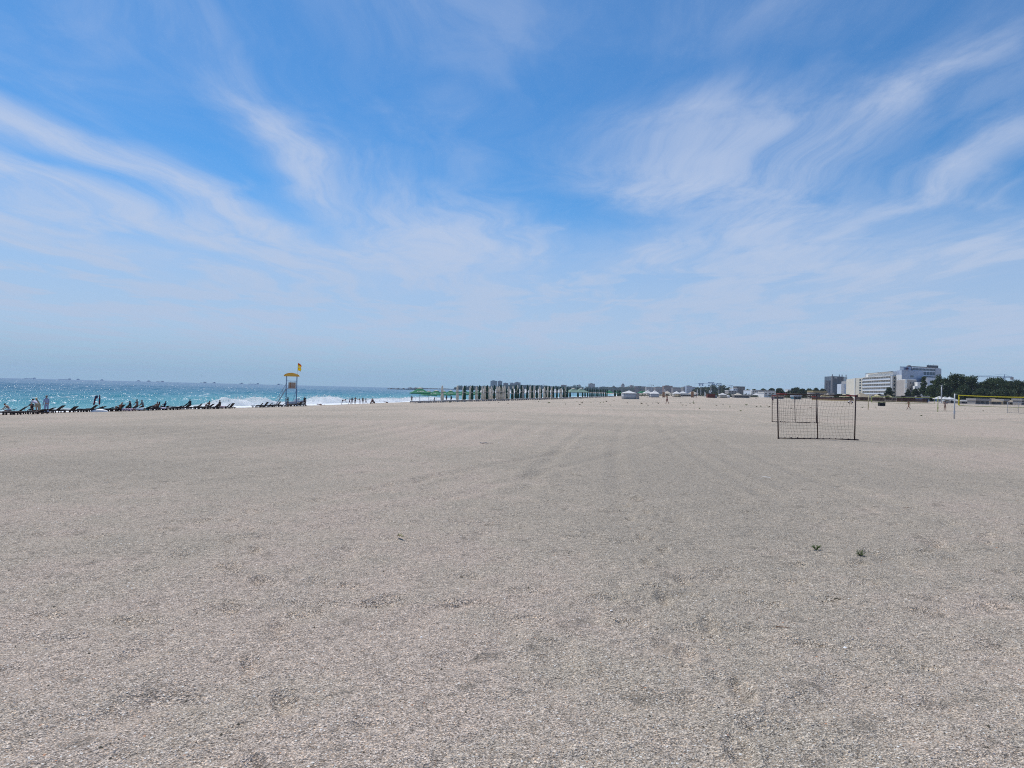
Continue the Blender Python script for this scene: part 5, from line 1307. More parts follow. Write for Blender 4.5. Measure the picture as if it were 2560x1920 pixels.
# the long cream hotel: a wing facing the camera and the balcony front facing the sea
h = House('seafront_hotel', 'long cream seafront hotel with rows of white balconies and a penthouse floor', 2190, 585)
aL, aR, cR, eR = h.pt(2137, 628), h.pt(2161, 612), h.pt(2231, 548), h.pt(2246, 548)
zt = h.z(2161, 944.5, 612); back = Vector((26, 38, 0))
h.mass([aL, aR, cR, eR, eR + Vector((10, 60, 0)), aL + Vector((18, 55, 0))], 0, zt, B['cream'])
h.mass([aR + Vector((3, 1, 0)), cR + Vector((.6, .8, 0)), eR + Vector((-1, 1.2, 0)), eR + Vector((6, 40, 0)), aR + Vector((20, 40, 0))], zt, h.z(2231, 928.5, 548), B['white'], 'penthouse')
fl0 = 2.2
h.windows(aL + (aR - aL) * .42, aL + (aR - aL) * .66, fl0, zt - .6, 7, 1, M['glass'], .7, .55)
h.windows(aL + (aR - aL) * .70, aR, fl0, zt - .6, 7, 1, M['glass'], .75, .6, 'balcony_opening')
h.mass([aL + Vector((-.4, -.4, 0)), aL + Vector((.6, -.5, 0)), aL + Vector((.6, .5, 0)), aL + Vector((-.4, .5, 0))], 0, zt, B['white'], 'bright_edge')  # white strip paints the sunlit sea-facing edge of the wing
h.ledges(aR, cR, fl0, zt + .2, 6, 1.9, B['white'], .42, rail=B['paleblue'], railh=.75)
h.fins(aR, cR, fl0, zt, 12, 1.75, B['white'])
h.windows(aR, cR, fl0, zt, 6, 12, M['glass'], .60, .52, 'balcony_door')
h.windows(aR + Vector((3.2, 1, 0)), cR + Vector((.7, .8, 0)), zt + .3, h.z(2231, 928.5, 548) - .2, 1, 14, M['glass'], .55, .62)
h.ledges(aR + Vector((2.5, .6, 0)), cR + Vector((.5, .5, 0)), h.z(2231, 928.5, 548) - .1, h.z(2231, 928.5, 548) + .0, 1, 1.6, B['white'], .35, 'roof_edge')
h.mass([cR + Vector((-1.6, -1.2, 0)), cR + Vector((-1.0, -1.4, 0)), cR + Vector((-.4, .2, 0)), cR + Vector((-1.2, .4, 0))], 0, zt, B['white'], 'bright_edge')  # sunlight painted as a white strip along the end wall's left edge
h.windows(cR + (eR - cR) * .10, cR + (eR - cR) * .45, fl0, zt, 6, 1, M['glass'], .8, .5)
h.ledges(cR, eR, fl0, zt, 6, .25, B['beige'], .25)
MB().tube((aL.x + 14, aL.y + 10, zt), (aL.x + 14, aL.y + 10, zt + 5), .12, n=6).build('mast', M['pale_metal'], h.root)

# the blue-grey hotel with the white stripes, dome and glazed top floors
h = House('tall_hotel', 'tall blue-grey hotel with white vertical stripes, glazed top floors and a small dome', 2295, 560)
a, b, c, d_ = h.pt(2241, 545), h.pt(2253, 538), h.pt(2307, 560), h.pt(2352, 590)
z1 = h.z(2253, 937, 538); z2 = h.z(2280, 917.5, 560); bk = Vector((16, 46, 0))
h.mass([a, b, b + bk, a + bk], 0, z1, B['white'], 'striped_tower')
for k in range(2):
    q = a + (b - a) * (.30 + .40 * k); ang = math.atan2((b - a).y, (b - a).x); n_ = Vector(((b - a).y, -(b - a).x, 0)).normalized() * .03
    pane(h.root, (q.x + n_.x, q.y + n_.y, z1 / 2 - 1), .75, z1 - 4, ang, B['greyblue'], 'glass_strip')
h.mass([b + Vector((.1, .3, 0)), c, c + bk, b + bk], 0, h.z(2280, 928, 560), B['greyblue'])
h.mass([h.pt(2248, 556), h.pt(2277, 556), h.pt(2277, 580), h.pt(2248, 580)], h.z(2260, 929, 556), z2, B['greyblue'], 'sign_block')
h.mass([h.pt(2248, 555.4), h.pt(2257.5, 555.4), h.pt(2257.5, 555.9), h.pt(2248, 555.9)], h.z(2252, 927, 556), h.z(2252, 918.5, 556), B['white'], 'corner_window')
dm = MB(); p = h.pt(2271, 562); rd = 2.0; dm.lathe([(rd * math.cos(t_ * math.pi / 16), rd * .75 * math.sin(t_ * math.pi / 16)) for t_ in range(8)], 16, (p.x, p.y, z2)); dm.build('dome', B['roof'], h.root, True)
dm = MB(); p = h.pt(2276, 566); dm.lathe([(2.3 * math.cos(t_ * math.pi / 16), 1.3 * math.sin(t_ * math.pi / 16)) for t_ in range(8)], 16, (p.x, p.y, z2 - .4)); dm.build('dome', B['white'], h.root, True)
# emblem: a dark and red flower-like crest with a red line of script below
em = h.pt(2266, 555.2); ez = h.z(2266, 922, 556)
for k, (dx_, dz_, r_) in enumerate(((-.75, .1, .55), (.75, .1, .55), (0, .55, .5), (0, -.15, .42))):
    e = MB(); e.lathe([(r_, -.06), (r_, .06), (r_ * .6, .09)], 12); e.v = [Vector((em.x + dx_ + v.x, em.y - .1 + v.z, ez + dz_ + v.y)) for v in e.v]; e.build('emblem_petal', (M['navy'], M['navy'], M['darkred'], M['red_metal'])[k], h.root)
pane(h.root, (em.x, em.y - .1, ez - 1.1), 1.9, .4, 0, M['red_metal'], 'emblem_script')
t0, t1 = h.pt(2280, 556), h.pt(2336, 566)
h.mass([t0, t1, t1 + bk, t0 + bk], h.z(2300, 945, 560), h.z(2300, 917.8, 560), B['paleblue'], 'upper_floors')
h.mass([t0 + Vector((-.3, -.5, 0)), t1 + Vector((.3, -.5, 0)), t1 + bk, t0 + bk], h.z(2300, 918, 560), h.z(2300, 916.6, 560), B['roof'], 'roof')
h.windows(t0, t1, h.z(2300, 928, 560), h.z(2300, 919.5, 560), 1, 16, M['blueglass'], .8, .6)
h.windows(t0 + (t1 - t0) * .12, t1, h.z(2300, 938, 560), h.z(2300, 928.5, 560), 1, 7, M['blueglass'], .86, .85, 'glazed_bay')
h.windows(t0 + (t1 - t0) * .35, t1, h.z(2300, 943.5, 560), h.z(2300, 938.8, 560), 1, 9, M['glass'], .85, .62)
h.mass([h.pt(2336, 570), d_, d_ + bk, h.pt(2336, 570) + bk], 0, h.z(2345, 919.5, 575), B['greyblue'], 'stair_block')
h.mass([h.pt(2332, 569), h.pt(2337, 569), h.pt(2337, 572), h.pt(2332, 572)], 0, h.z(2334, 917.5, 570), B['dark'], 'glass_strip')
h.mass([h.pt(2315, 580), h.pt(2344, 582), h.pt(2344, 600), h.pt(2315, 600)], h.z(2330, 918, 580), h.z(2330, 913.2, 580), B['dark'], 'plant_room')
for k in range(6):
    p = h.pt(2320 + 4 * k, 581); MB().tube((p.x, p.y, h.z(2330, 914, 580)), (p.x, p.y, h.z(2330, 910.5 + (k % 3), 580)), .12, n=5).build('mast', M['pale_metal'], h.root)
h.mass([h.pt(2305, 540), h.pt(2341, 552), h.pt(2341, 575), h.pt(2305, 575)], 0, h.z(2320, 944, 545), B['paleblue'], 'side_wing')
h.mass([h.pt(2313, 539.6), h.pt(2318.5, 539.6), h.pt(2318.5, 540.4), h.pt(2313, 540.4)], 0, h.z(2316, 944, 540), B['white'], 'bright_edge')  # sunlit edge of the side wing, painted white
h.windows(h.pt(2320, 545.2), h.pt(2338, 551), 8, h.z(2320, 946, 545), 4, 3, M['glass'], .4, .3)
h.windows(b + (c - b) * .35, b + (c - b) * .6, h.z(2280, 945, 550), h.z(2280, 938, 550), 1, 1, M['glass'], .6, .6)

# small buildings in front of the tall hotel
h = House('guest_house', 'small beige guest house with a sunlit edge painted white in front of the tall hotel', 2276, 470)
a, b = h.pt(2262.5, 470), h.pt(2290, 474); z1 = h.z(2276, 949.5, 470)
h.mass([a, b, b + Vector((8, 22, 0)), a + Vector((6, 22, 0))], 0, z1, B['beige']); h.mass([a + Vector((-.2, -.2, 0)), a + Vector((1.1, -.15, 0)), a + Vector((1.1, .4, 0)), a + Vector((-.2, .4, 0))], 0, z1 + .2, B['white'], 'bright_edge')  # the guest house's sunlit left edge is put in as white
h.windows(a + (b - a) * .3, b, 2, z1, 3, 2, M['glass'], .25, .3); h.ledges(a + (b - a) * -.12, a + (b - a) * .08, 2.5, z1 - 2, 3, 1.1, B['white'], .2, 'balcony')
h.mass([a, b, b + Vector((8, 22, 0)), a + Vector((6, 22, 0))], z1, z1 + .35, B['white'], 'roof_edge')
h = House('ornate_house', 'white ornate facade half hidden behind the poplar', 2302, 462)
a, b = h.pt(2286, 462), h.pt(2320, 466); z1 = h.z(2302, 955, 462)
h.mass([a, b, b + Vector((6, 15, 0)), a + Vector((6, 15, 0))], 0, z1 - 2.5, B['white']); h.windows(a, b, 1.5, z1 - 3, 3, 6, M['glass'], .4, .55)
h.mass([a.lerp(b, .2), a.lerp(b, .75), a.lerp(b, .75) + Vector((4, 12, 0)), a.lerp(b, .2) + Vector((4, 12, 0))], z1 - 2.5, z1, B['white'], 'gable')
# the dark tower block left of the hotels
h = House('dark_tower_block', 'dark glazed tower block with rooftop masts left of the cream hotel', 2092, 880)
a, b, c = h.pt(2079, 870), h.pt(2108, 878), h.pt(2117, 900); z1 = h.z(2092, 941, 875)
h.mass([a, b, c, c + Vector((0, 20, 0)), a + Vector((4, 30, 0))], 0, z1, B['dark'])
h.windows(a + (b - a) * .06, b, 6, z1 - 5, 11, 9, M['blueglass'], .72, .5)
h.mass([a + Vector((-.9, -.5, 0)), a + Vector((.8, -.3, 0)), a + Vector((.8, .7, 0)), a + Vector((-.9, .7, 0))], 0, z1 + .4, B['grey'], 'bright_edge')  # lighter strip along the tower's left edge
h.mass([h.pt(2062, 885), h.pt(2078, 880), h.pt(2078, 905), h.pt(2062, 905)], 0, h.z(2070, 951, 882), B['grey'], 'stair_block')
h.windows(h.pt(2063, 884.6), h.pt(2077, 880.3), 3, h.z(2070, 953, 882), 11, 2, M['glass'], .4, .5)
for k, px in enumerate((2080, 2097, 2104, 2114)):
    p = h.pt(px, 882); MB().tube((p.x, p.y, z1), (p.x, p.y, z1 + 2.6), .55, n=8).build('rooftop_mast', B['grey'], h.root)
n_ = (b - a).normalized(); nn = Vector((n_.y, -n_.x, 0)); q = a + n_ * 3.0 + nn * .2
for k, w_ in enumerate((.7, .5, .7, .6, .7, .5)): pane(h.root, (q.x + n_.x * (1.2 + k * .82), q.y + n_.y * (1.2 + k * .82), z1 - 1.9), w_, 1.0, math.atan2(n_.y, n_.x), B['white'], 'sign_letter')
# the grey-white block between tower and hotel
h = House('grey_block', 'low grey and white apartment block between the dark tower and the cream hotel', 2118, 690)
a, b = h.pt(2103, 690), h.pt(2136, 684); z1 = h.z(2115, 960, 690)
h.mass([a, b, b + Vector((5, 20, 0)), a + Vector((5, 20, 0))], 0, z1, B['paleblue']); h.mass([a.lerp(b, .33), b, b + Vector((5, 20, 0)), a.lerp(b, .33) + Vector((5, 20, 0))], z1, h.z(2125, 953, 688), B['lit'], 'upper_floors')
h.mass([a + Vector((-.3, -.3, 0)), a.lerp(b, .2) + Vector((0, -.3, 0)), a.lerp(b, .2), a + Vector((-.3, 0, 0))], 0, z1 + .3, B['white'], 'bright_edge')  # white band paints the sunlit left end of the block
h.windows(a.lerp(b, .30), a.lerp(b, .62), 3, z1 - .5, 4, 2, M['glass'], .45, .45); h.windows(a.lerp(b, .64), b, 3, z1, 5, 1, M['blueglass'], .85, .4, 'glazed_bay'); h.windows(a.lerp(b, .36), b, z1 + .2, h.z(2125, 953, 688), 1, 3, M['glass'], .6, .7)
# low flat pavilion behind the goal crossbar
h = House('flat_pavilion', 'low flat-roofed beige pavilion left of the dark tower block', 2060, 560)
a, b = h.pt(2033, 560), h.pt(2085, 566); z1 = h.z(2060, 977.5, 562)
h.mass([a, b, b + Vector((0, 12, 0)), a + Vector((0, 12, 0))], 0, z1 - 1.2, B['beige']); h.mass([a + Vector((-1, -2, 0)), a.lerp(b, .62) + Vector((0, -2, 0)), b + Vector((0, 12, 0)), a + Vector((0, 12, 0))], z1 - 1.2, z1, B['ochre'], 'roof_edge'); h.windows(a.lerp(b, .1), a.lerp(b, .3), z1 - 4, z1 - 1.4, 1, 1, M['glass'], .9, .7)
# pale terraced hotel left of the goals
h = House('terraced_hotel', 'low pale terraced hotel with columned balconies left of the goals', 1905, 640)
a, b = h.pt(1881, 640), h.pt(1897, 634); c = h.pt(1939, 650); z1 = h.z(1890, 975, 637)
h.mass([a, b, c, c + Vector((0, 25, 0)), a + Vector((0, 25, 0))], 0, z1 - .6, B['paleblue']); h.mass([a + Vector((0, -1.8, 0)), b + Vector((0, -1.8, 0)), c + Vector((0, -.6, 0)), c + Vector((0, 25, 0)), a + Vector((0, 25, 0))], z1 - .6, z1, B['lit'], 'roof_edge')
h.ledges(a, b, .3, z1 - .9, 4, 1.8, B['white'], .22); h.fins(a, b, 0, z1 - .8, 4, 1.7, B['white'], .25, 'column'); h.windows(a, b, .3, z1 - .9, 4, 4, M['glass'], .7, .6, 'balcony_door'); h.windows(b, c, 1, z1 - 1, 3, 8, M['glass'], .45, .45)
h.mass([a + Vector((-1.2, -1.9, 0)), a + Vector((0, -1.9, 0)), a + Vector((0, 2, 0)), a + Vector((-1.2, 2, 0))], 0, z1 + .2, B['white'], 'bright_edge')  # sunlit seaward edge of the terraces, painted as a white strip
for k, (p0, p1, yt, Yd, mt, lb) in enumerate(((1910, 1938, 982, 560, 'white', 'white sloping annex in front of the terraced hotel'), (1821, 1842, 977, 820, 'lit', 'pale lower block left of the terraced hotel'), (1833, 1843, 972, 830, 'paleblue', 'pale blue stair tower among trees left of the terraced hotel'), (1841, 1862, 967, 900, 'dim', 'grey block rising among the trees left of the terraced hotel'), (1970, 1980, 974, 1300, 'white', 'small white domed hall between trees left of the pavilion'))):
    h = House('apartment_block', lb, (p0 + p1) / 2, Yd, group='lesser buildings behind the beach'); a, b = h.pt(p0, Yd), h.pt(p1, Yd + 4); z1 = h.z((p0 + p1) / 2, yt, Yd)
    h.mass([a, b, b + Vector((0, 14, 0)), a + Vector((0, 14, 0))], 0, z1, B[mt]); h.mass([a + Vector((-.3, -.3, 0)), b + Vector((.3, -.3, 0)), b + Vector((.3, 14, 0)), a + Vector((-.3, 14, 0))], z1, z1 + .5, B['white' if mt != 'dim' else 'roof'], 'roof_edge')
    h.windows(a, b, 1.5, z1, max(2, int(z1 / 3)), max(2, int((b - a).length / 3.2)), M['glass'], .5, .45)

# ------------------------------------------------------------------ the distant city
CITY = [(1225.8, 1242.8, 952, 3600, 'dim', 'broad high-rise block, tallest of the far left of the city'), (1244.5, 1255, 952.6, 3620, 'dim', 'narrow high-rise block touching the tall broad one'), (1258, 1270.5, 957.5, 3600, 'brick', 'mid-height block right of the two tallest high-rises'),
        (1274, 1288, 958, 3640, 'dim', 'left half of the long stepped block behind the parasols'), (1286, 1301, 955.8, 3660, 'dim', 'right higher half of the long stepped block behind the parasols'), (1307, 1322, 963, 3700, 'brick', 'low wide block right of the stepped block'),
        (1326, 1348, 964, 3750, 'lit', 'low pale block behind the middle of the parasol row'), (1352, 1360, 964.5, 3700, 'dim', 'small block above the row where the thin crane stands'), (1403, 1416, 962.6, 3500, 'brick', 'flat block on the wooded rise behind the end of the parasol row'),
        (1446, 1451, 962, 3600, 'dim', 'narrow tower left of the wide dark block'), (1472, 1487, 959, 3400, 'dim', 'wide dark block standing tall above the parasol row end'), (1500, 1520, 967, 3500, 'lit', 'low block left of the domed tower'),
        (1554, 1561, 962, 3500, 'dim', 'tower with a pointed dome above the nearest tent'), (1576, 1583, 963.5, 3500, 'brick', 'small square tower right of the domed tower'), (1588, 1614, 966, 3000, 'brick', 'long low block right of the nearest tent'),
        (1616, 1637, 968, 2800, 'lit', 'low pale block behind the second tent'), (1660, 1681, 964.5, 2300, 'brick', 'brown block with roof house behind the walking man'), (1708, 1716, 968, 2000, 'dim', 'left low wing of the blue-grey office block'),
        (1716, 1730, 965, 1980, 'greyblue', 'blue-grey office block with pale floor bands left of the wooded hill'), (1638, 1657, 967.5, 2500, 'dim', 'low dark block between the second tent and the brown block'), (1683, 1706, 969.5, 2200, 'dim', 'low dark block right of the brown block with roof house'), (1523, 1552, 968, 3300, 'dim', 'long low block left of the domed tower'), (1562, 1575, 967.5, 3300, 'brick', 'low block between the domed and the square tower'), (1420, 1444, 966.5, 3400, 'dim', 'low block left of the narrow tower'), (1365, 1388, 966, 3600, 'dim', 'low block behind the right half of the parasol row'), (1730, 1743, 968.5, 2000, 'greyblue', 'right low wing of the blue-grey office block')]
for k, (p0, p1, yt, Yd, mt, lb) in enumerate(CITY):
    h = House('city_block', lb, (p0 + p1) / 2, Yd, group='buildings of the distant city'); a, b = h.pt(p0, Yd), h.pt(p1, Yd); z1 = h.z((p0 + p1) / 2, yt, Yd) ; D_ = Vector((0, 30, 0)); W_ = (b - a).length
    h.mass([a, b, b + D_, a + D_], -6, z1, B[mt])
    h.mass([a.lerp(b, .25), a.lerp(b, .6), a.lerp(b, .6) + D_ * .6, a.lerp(b, .25) + D_ * .6], z1, z1 + max(1.5, z1 * .05), B['dim'], 'roof_house')
    rows = max(3, int(z1 / 5)); h.ledges(a, b, z1 * .15, z1 * .98, rows, .6, B['lit' if mt in ('greyblue', 'dim') else 'dim'], z1 / rows * .28, 'floor_band')
    if 'dome above' in lb:
        m_ = MB(); c = (a + b) / 2 + D_ * .3; m_.lathe([(W_ * .5, z1), (W_ * .45, z1 + 3), (W_ * .25, z1 + 6), (.3, z1 + 8)], 12, (c.x, c.y, 0)); m_.build('dome', B['roof'], h.root)
def crane(px, ymast, yjib, Y, pa, pb, label, mat='pale_metal', thick=1.0):
    p = A(px, Y); root = empty('tower_crane', p); tag(root, label, 'crane', 'cranes over the town'); zt = Zof(px, ymast, Y) - p.z; zj = Zof(px, yjib, Y) - p.z; w_ = thick
    m_ = MB()
    for sx, sy in ((-1, -1), (1, -1), (1, 1), (-1, 1)): m_.tube((sx * w_, sy * w_, 0), (sx * w_, sy * w_, zj), .16 * thick, n=4)
    k = int(zj / (3 * w_))
    for i in range(k):
        za, zb = zj * i / k, zj * (i + 1) / k
        for (x0, y0, x1, y1) in ((-1, -1, 1, -1), (1, -1, 1, 1), (1, 1, -1, 1), (-1, 1, -1, -1)): m_.tube((x0 * w_, y0 * w_, za), (x1 * w_, y1 * w_, zb), .10 * thick, n=3)
    m_.build('mast', M[mat], root)['kind'] = 'stuff'
    t = MB(); t.tube((0, 0, zj), (0, 0, zt), .5 * thick, .2 * thick, n=4); t.build('top_mast', M[mat], root)
    xa, xb = (pa - px) * Y / F, (pb - px) * Y / F; j = MB()
    for s_ in (-.5, .5): j.tube((xa, s_ * w_, zj), (xb, s_ * w_, zj), .22 * thick, n=4)
    j.tube((xa * .95, 0, zj + w_ * 1.2), (xb * .98, 0, zj + w_ * 1.2), .2 * thick, n=4)
    n = max(8, int(abs(xb - xa) / (3 * w_)))
    for i in range(n): j.tube((xa + (xb - xa) * i / n, -.5 * w_, zj), (xa + (xb - xa) * (i + .5) / n, 0, zj + w_ * 1.2), .10 * thick, n=3); j.tube((xa + (xb - xa) * (i + .5) / n, 0, zj + w_ * 1.2), (xa + (xb - xa) * (i + 1) / n, .5 * w_, zj), .10 * thick, n=3)
    j.build('jib', M[mat], root)['kind'] = 'stuff'
    for q in (xa * .7, xb * .7): MB().tube((0, 0, zt), (q, 0, zj + w_ * 1.2), .10 * thick, n=3).build('tie_bar', M[mat], root)
    xc = xb if abs(xb) < abs(xa) else xa
    MB().box((xc * .93, 0, zj - 1.0 * thick), (3 * thick, 2 * thick, 3.4 * thick)).build('counterweight', B['grey'], root)
crane(2510, 935, 943.5, 900, 2438, 2530, 'tall tower crane with a long jib above the trees at the right edge', 'blue_metal', 1.0)
crane(1277, 954.5, 957, 3500, 1271, 1281, 'tiny tower crane between the high-rises of the distant city', thick=1.2)
crane(1358, 960, 963, 3500, 1353, 1363, 'tiny tower crane above the middle of the parasol row', thick=1.2)
crane(1628, 961, 963, 2600, 1619, 1633, 'tiny tower crane above the second tent', thick=1.0)
# cable car along the promenade
def pylon(px, ytop, Y, label, tall=False):
    p = A(px, Y); root = empty('cable_car_pylon', p); tag(root, label, 'pylon', 'cable car pylons'); z1 = Zof(px, ytop, Y) - p.z
    MB().tube((0, 0, -1), (0, 0, z1), .42, .26, n=8).build('column', M['greywhite'], root)
    MB().box((0, 0, z1 + .25), (6.2, .6, .5)).build('crossarm', M['blue_metal'], root)
    for s_ in (-1, 1):
        MB().box((s_ * 2.9, 0, z1 - .15), (.7, 3.4, .35)).build('sheave_train', M['blue_metal'], root)
        b = MB(); b.tube((0, 0, z1 - 1.4), (s_ * 2.4, 0, z1 + .1), .12, n=5); b.build('brace', M['blue_metal'], root)
for k, (px, yt, Y) in enumerate(((1752, 959, 900), (1777, 957, 760), (1797, 959, 980), (1827.5, 964.5, 1250))):
    pylon(px, yt, Y, ('leftmost', 'tallest and nearest', 'third', 'rightmost and lowest')[k] + ' cable car pylon standing over the wooded hill')
cb = MB()
def gondola(px, py, Y, k):
    p = A(px, Y); z = Zof(px, py, Y); root = empty('gondola', (p.x, p.y, z)); tag(root, None, 'gondola', 'cable car cabins'); 
    c = MB(); c.lathe([(.3, -.95), (.75, -.8), (.9, -.2), (.82, .55), (.35, .8)], 10, sx=1.1); c.build('cabin', M['blue_metal'], root, True); MB().tube((0, 0, .7), (.3, 0, 2.3), .06, n=5).build('hanger', M['black_metal'], root)
    return root
gs = [gondola(px, py, 900, k) for k, (px, py) in enumerate(((1748.5, 962.5), (1756, 962.5), (1771.7, 963), (1781, 960), (1785.3, 961.8), (1791.2, 962), (1802, 962.8)))]
ordinal_labels(gs, '{} small cable car cabin hanging above the wooded hill, counted from the left')
for s_ in (-1, 1):
    pts = [Vector((A(px, Y).x + s_ * 2.9, Y, Zof(px, yt, Y) + .1)) for px, yt, Y in ((1740, 960, 820), (1752, 959, 900), (1797, 959, 980), (1827.5, 964.5, 1250))]
    o = MB().path(pts, .045, 4).build('cable', M['black_metal']); tag(o, ('near', 'far')[s_ > 0] + ' cable strung between the cable car pylons', 'cable', 'cable car cables')

# ------------------------------------------------------------------ trees
def foliage_material(name, cols):
    m_, t, b = newmat(name); o = t.new('ShaderNodeTexCoord').outputs['Object']; n = t.noise(o, .5, 4, .7)
    c = t.ramp(n, [(.3, cols[0]), (.5, cols[1]), (.7, cols[2])]); t.l.new(c, b.inputs['Base Color']); b.inputs['Roughness'].default_value = .55; b.inputs['Specular IOR Level'].default_value = .25
    ts = t.new('ShaderNodeBsdfTranslucent'); t.l.new(c, ts.inputs[0]); mx = t.new('ShaderNodeMixShader'); mx.inputs[0].default_value = .22
    t.l.new(b.outputs[0], mx.inputs[1]); t.l.new(ts.outputs[0], mx.inputs[2]); t.l.new(mx.outputs[0], t.n['Material Output'].inputs[0]); return m_
FOL = [foliage_material('dark_leaves', ((.026, .046, .018), (.044, .072, .027), (.072, .108, .038))), foliage_material('mid_leaves', ((.034, .060, .020), (.056, .092, .030), (.092, .135, .042))), foliage_material('olive_leaves', ((.035, .048, .022), (.055, .072, .032), (.085, .10, .045)))]
M['bark'] = paint('grey_bark', (.09, .07, .055), .9, .25, 3)
def leaf_cloud(centres, radii, per, size, seed, squash=.8):
    g = np.random.default_rng(seed); n = len(centres) * per
    c = np.repeat(np.asarray(centres), per, 0); r = np.repeat(np.asarray(radii), per)
    d_ = g.normal(size=(n, 3)); d_ /= np.linalg.norm(d_, axis=1, keepdims=True); p = c + d_ * (r * g.random(n) ** .45)[:, None] * np.array([1, 1, squash])
    a = g.normal(size=(n, 3)); a /= np.linalg.norm(a, axis=1, keepdims=True); b_ = np.cross(a, g.normal(size=(n, 3))); b_ /= np.linalg.norm(b_, axis=1, keepdims=True)
    s_ = (size * (.6 + .8 * g.random(n)))[:, None]
    V = np.stack([p - a * s_, p + b_ * s_ * .55, p + a * s_, p - b_ * s_ * .55], 1)
    return V, np.arange(n * 4).reshape(-1, 4)
def tree(px, Y, ytop, wpx, label, seed, kind='round', mat=0, group='trees behind the beach', dens=1.0, low=.12):
    rr = random.Random(seed); p = A(px, Y); H = Zof(px, ytop, Y) - p.z; W_ = wpx * Y / F; root = empty('tree', p, 0); tag(root, label, 'tree', group)
    n = int((64 if kind == 'round' else 34) * dens); cs = []; rs = []
    for i in range(n):
        if kind == 'poplar':
            t_ = rr.random() ** .9; z = H * (.10 + .88 * t_); r_ = W_ / 2 * (math.sin(math.pi * min(1, .16 + .80 * t_)) ** .8) * .75; a = rr.uniform(0, 6.28); q = r_ * rr.random() ** .5; cs.append((math.cos(a) * q, math.sin(a) * q, z)); rs.append(W_ * rr.uniform(.14, .24))
        else:
            a = rr.uniform(0, 6.28); v = rr.uniform(-.9, 1); q = math.sqrt(max(0, 1 - v * v)) * rr.uniform(.35, .92); cs.append((math.cos(a) * q * W_ * .43, math.sin(a) * q * W_ * .40, H * (low + (1 - low) * (.5 + .46 * v * rr.uniform(.7, 1))) - W_ * .02)); rs.append(W_ * rr.uniform(.11, .22))
    V, f_ = leaf_cloud(cs, rs, int(95 * dens), max(.22, Y * .0009), seed)
    o = mesh_obj('crown', V, f_, FOL[mat], root); o['kind'] = 'stuff'
    t = MB(); t.tube((0, 0, -.5), (0, 0, H * .45), W_ * .035 + .1, W_ * .02 + .06, 8)
    for i in range(6):
        c = Vector(cs[rr.randrange(n)]); t.tube((0, 0, H * rr.uniform(.2, .45)), c, W_ * .014 + .05, .03, 5)
    t.build('trunk', M['bark'], root)
    return root
TR = [(2222, 500, 968, 21, 'dark round tree in front of the right end of the cream hotel', 'round', 0), (2270, 440, 973, 14, 'small dark tree at the foot of the beige guest house', 'round', 0), (2288, 420, 971, 22, 'wider dark tree between the guest house and the poplar', 'round', 0),
      (2308, 430, 943, 21, 'slender poplar before the white ornate facade', 'poplar', 1), (2344, 410, 936, 44, 'tall open-crowned tree overlapping the right side of the tall hotel', 'round', 1), (2327, 405, 962, 34, 'bushy green tree left of the tall open-crowned one', 'round', 1),
      (2390, 400, 930, 62, 'highest dark tree in the belt on the right', 'round', 0), (2428, 395, 939, 56, 'broad tree right of the highest one', 'round', 0), (2362, 390, 960, 44, 'lower tree filling the gap left of the highest tree', 'round', 0), (2408, 380, 965, 56, 'low spreading tree below the highest one', 'round', 0),
      (2462, 400, 950, 48, 'tree in the dip of the belt below the crane jib', 'round', 1), (2494, 395, 940, 58, 'tall rounded tree just left of the crane mast', 'round', 1), (2526, 398, 952, 50, 'tree below the crane counterweight', 'round', 0), (2553, 390, 953, 60, 'last tree of the belt at the right edge', 'round', 0),
      (2450, 375, 972, 60, 'low dark tree behind the yellow net tape, left', 'round', 0), (2510, 372, 970, 64, 'low dark tree behind the yellow net tape, middle', 'round', 0), (2578, 380, 958, 60, 'tree cut by the right edge of the picture', 'round', 0), (2376, 402, 936, 46, 'tall tree between the open-crowned one and the highest tree', 'round', 0), (2411, 398, 935, 50, 'tall tree filling the gap right of the highest one', 'round', 1), (2476, 402, 943, 46, 'tree left of the tall rounded one', 'round', 0), (2512, 404, 945, 40, 'narrow tree directly before the crane mast', 'round', 0), (2540, 402, 950, 44, 'tree right of the crane counterweight', 'round', 0), (2595, 372, 962, 70, 'outermost tree just beyond the right edge', 'round', 0),
      (1990, 700, 969, 28, 'round dark tree left of the flat pavilion', 'round', 0), (2006, 690, 972, 26, 'dark tree just right of the round one, behind the goals', 'round', 0), (2022, 720, 971, 26, 'third dark tree behind the goals', 'round', 1), (2040, 760, 969.5, 22, 'dark tree behind the roof of the flat pavilion', 'round', 0), (2056, 770, 970, 20, 'tree touching the left side of the dark tower block', 'round', 0), (1974, 800, 978, 26, 'low tree far left of the flat pavilion', 'round', 2),
      (1950, 680, 970, 24, 'dark tree rising right of the terraced hotel roof', 'round', 0), (1930, 760, 971, 26, 'tree behind the right end of the terraced hotel', 'round', 0), (1908, 780, 972, 24, 'tree behind the middle of the terraced hotel', 'round', 1), (1886, 800, 973, 22, 'tree behind the left end of the terraced hotel', 'round', 0), (1869, 700, 974, 22, 'green tree left of the terraced hotel', 'round', 1), (1852, 980, 966.5, 14, 'small tree beside the grey block left of the terraced hotel', 'round', 0),
      (2150, 500, 985, 18, 'low bush below the left wing of the cream hotel', 'round', 1), (2098, 480, 985, 26, 'low green bush below the dark tower block', 'round', 1), (2120, 470, 987, 20, 'low bush right of the pavilion', 'round', 1), (2198, 455, 986, 22, 'low bushes below the balconies of the cream hotel', 'round', 2)]
for k, (px, Y, yt, w_, lb, kd, mt) in enumerate(TR): tree(px, Y, yt, w_, lb, 300 + k, kd, mt, low=.0 if yt > 955 else .04)
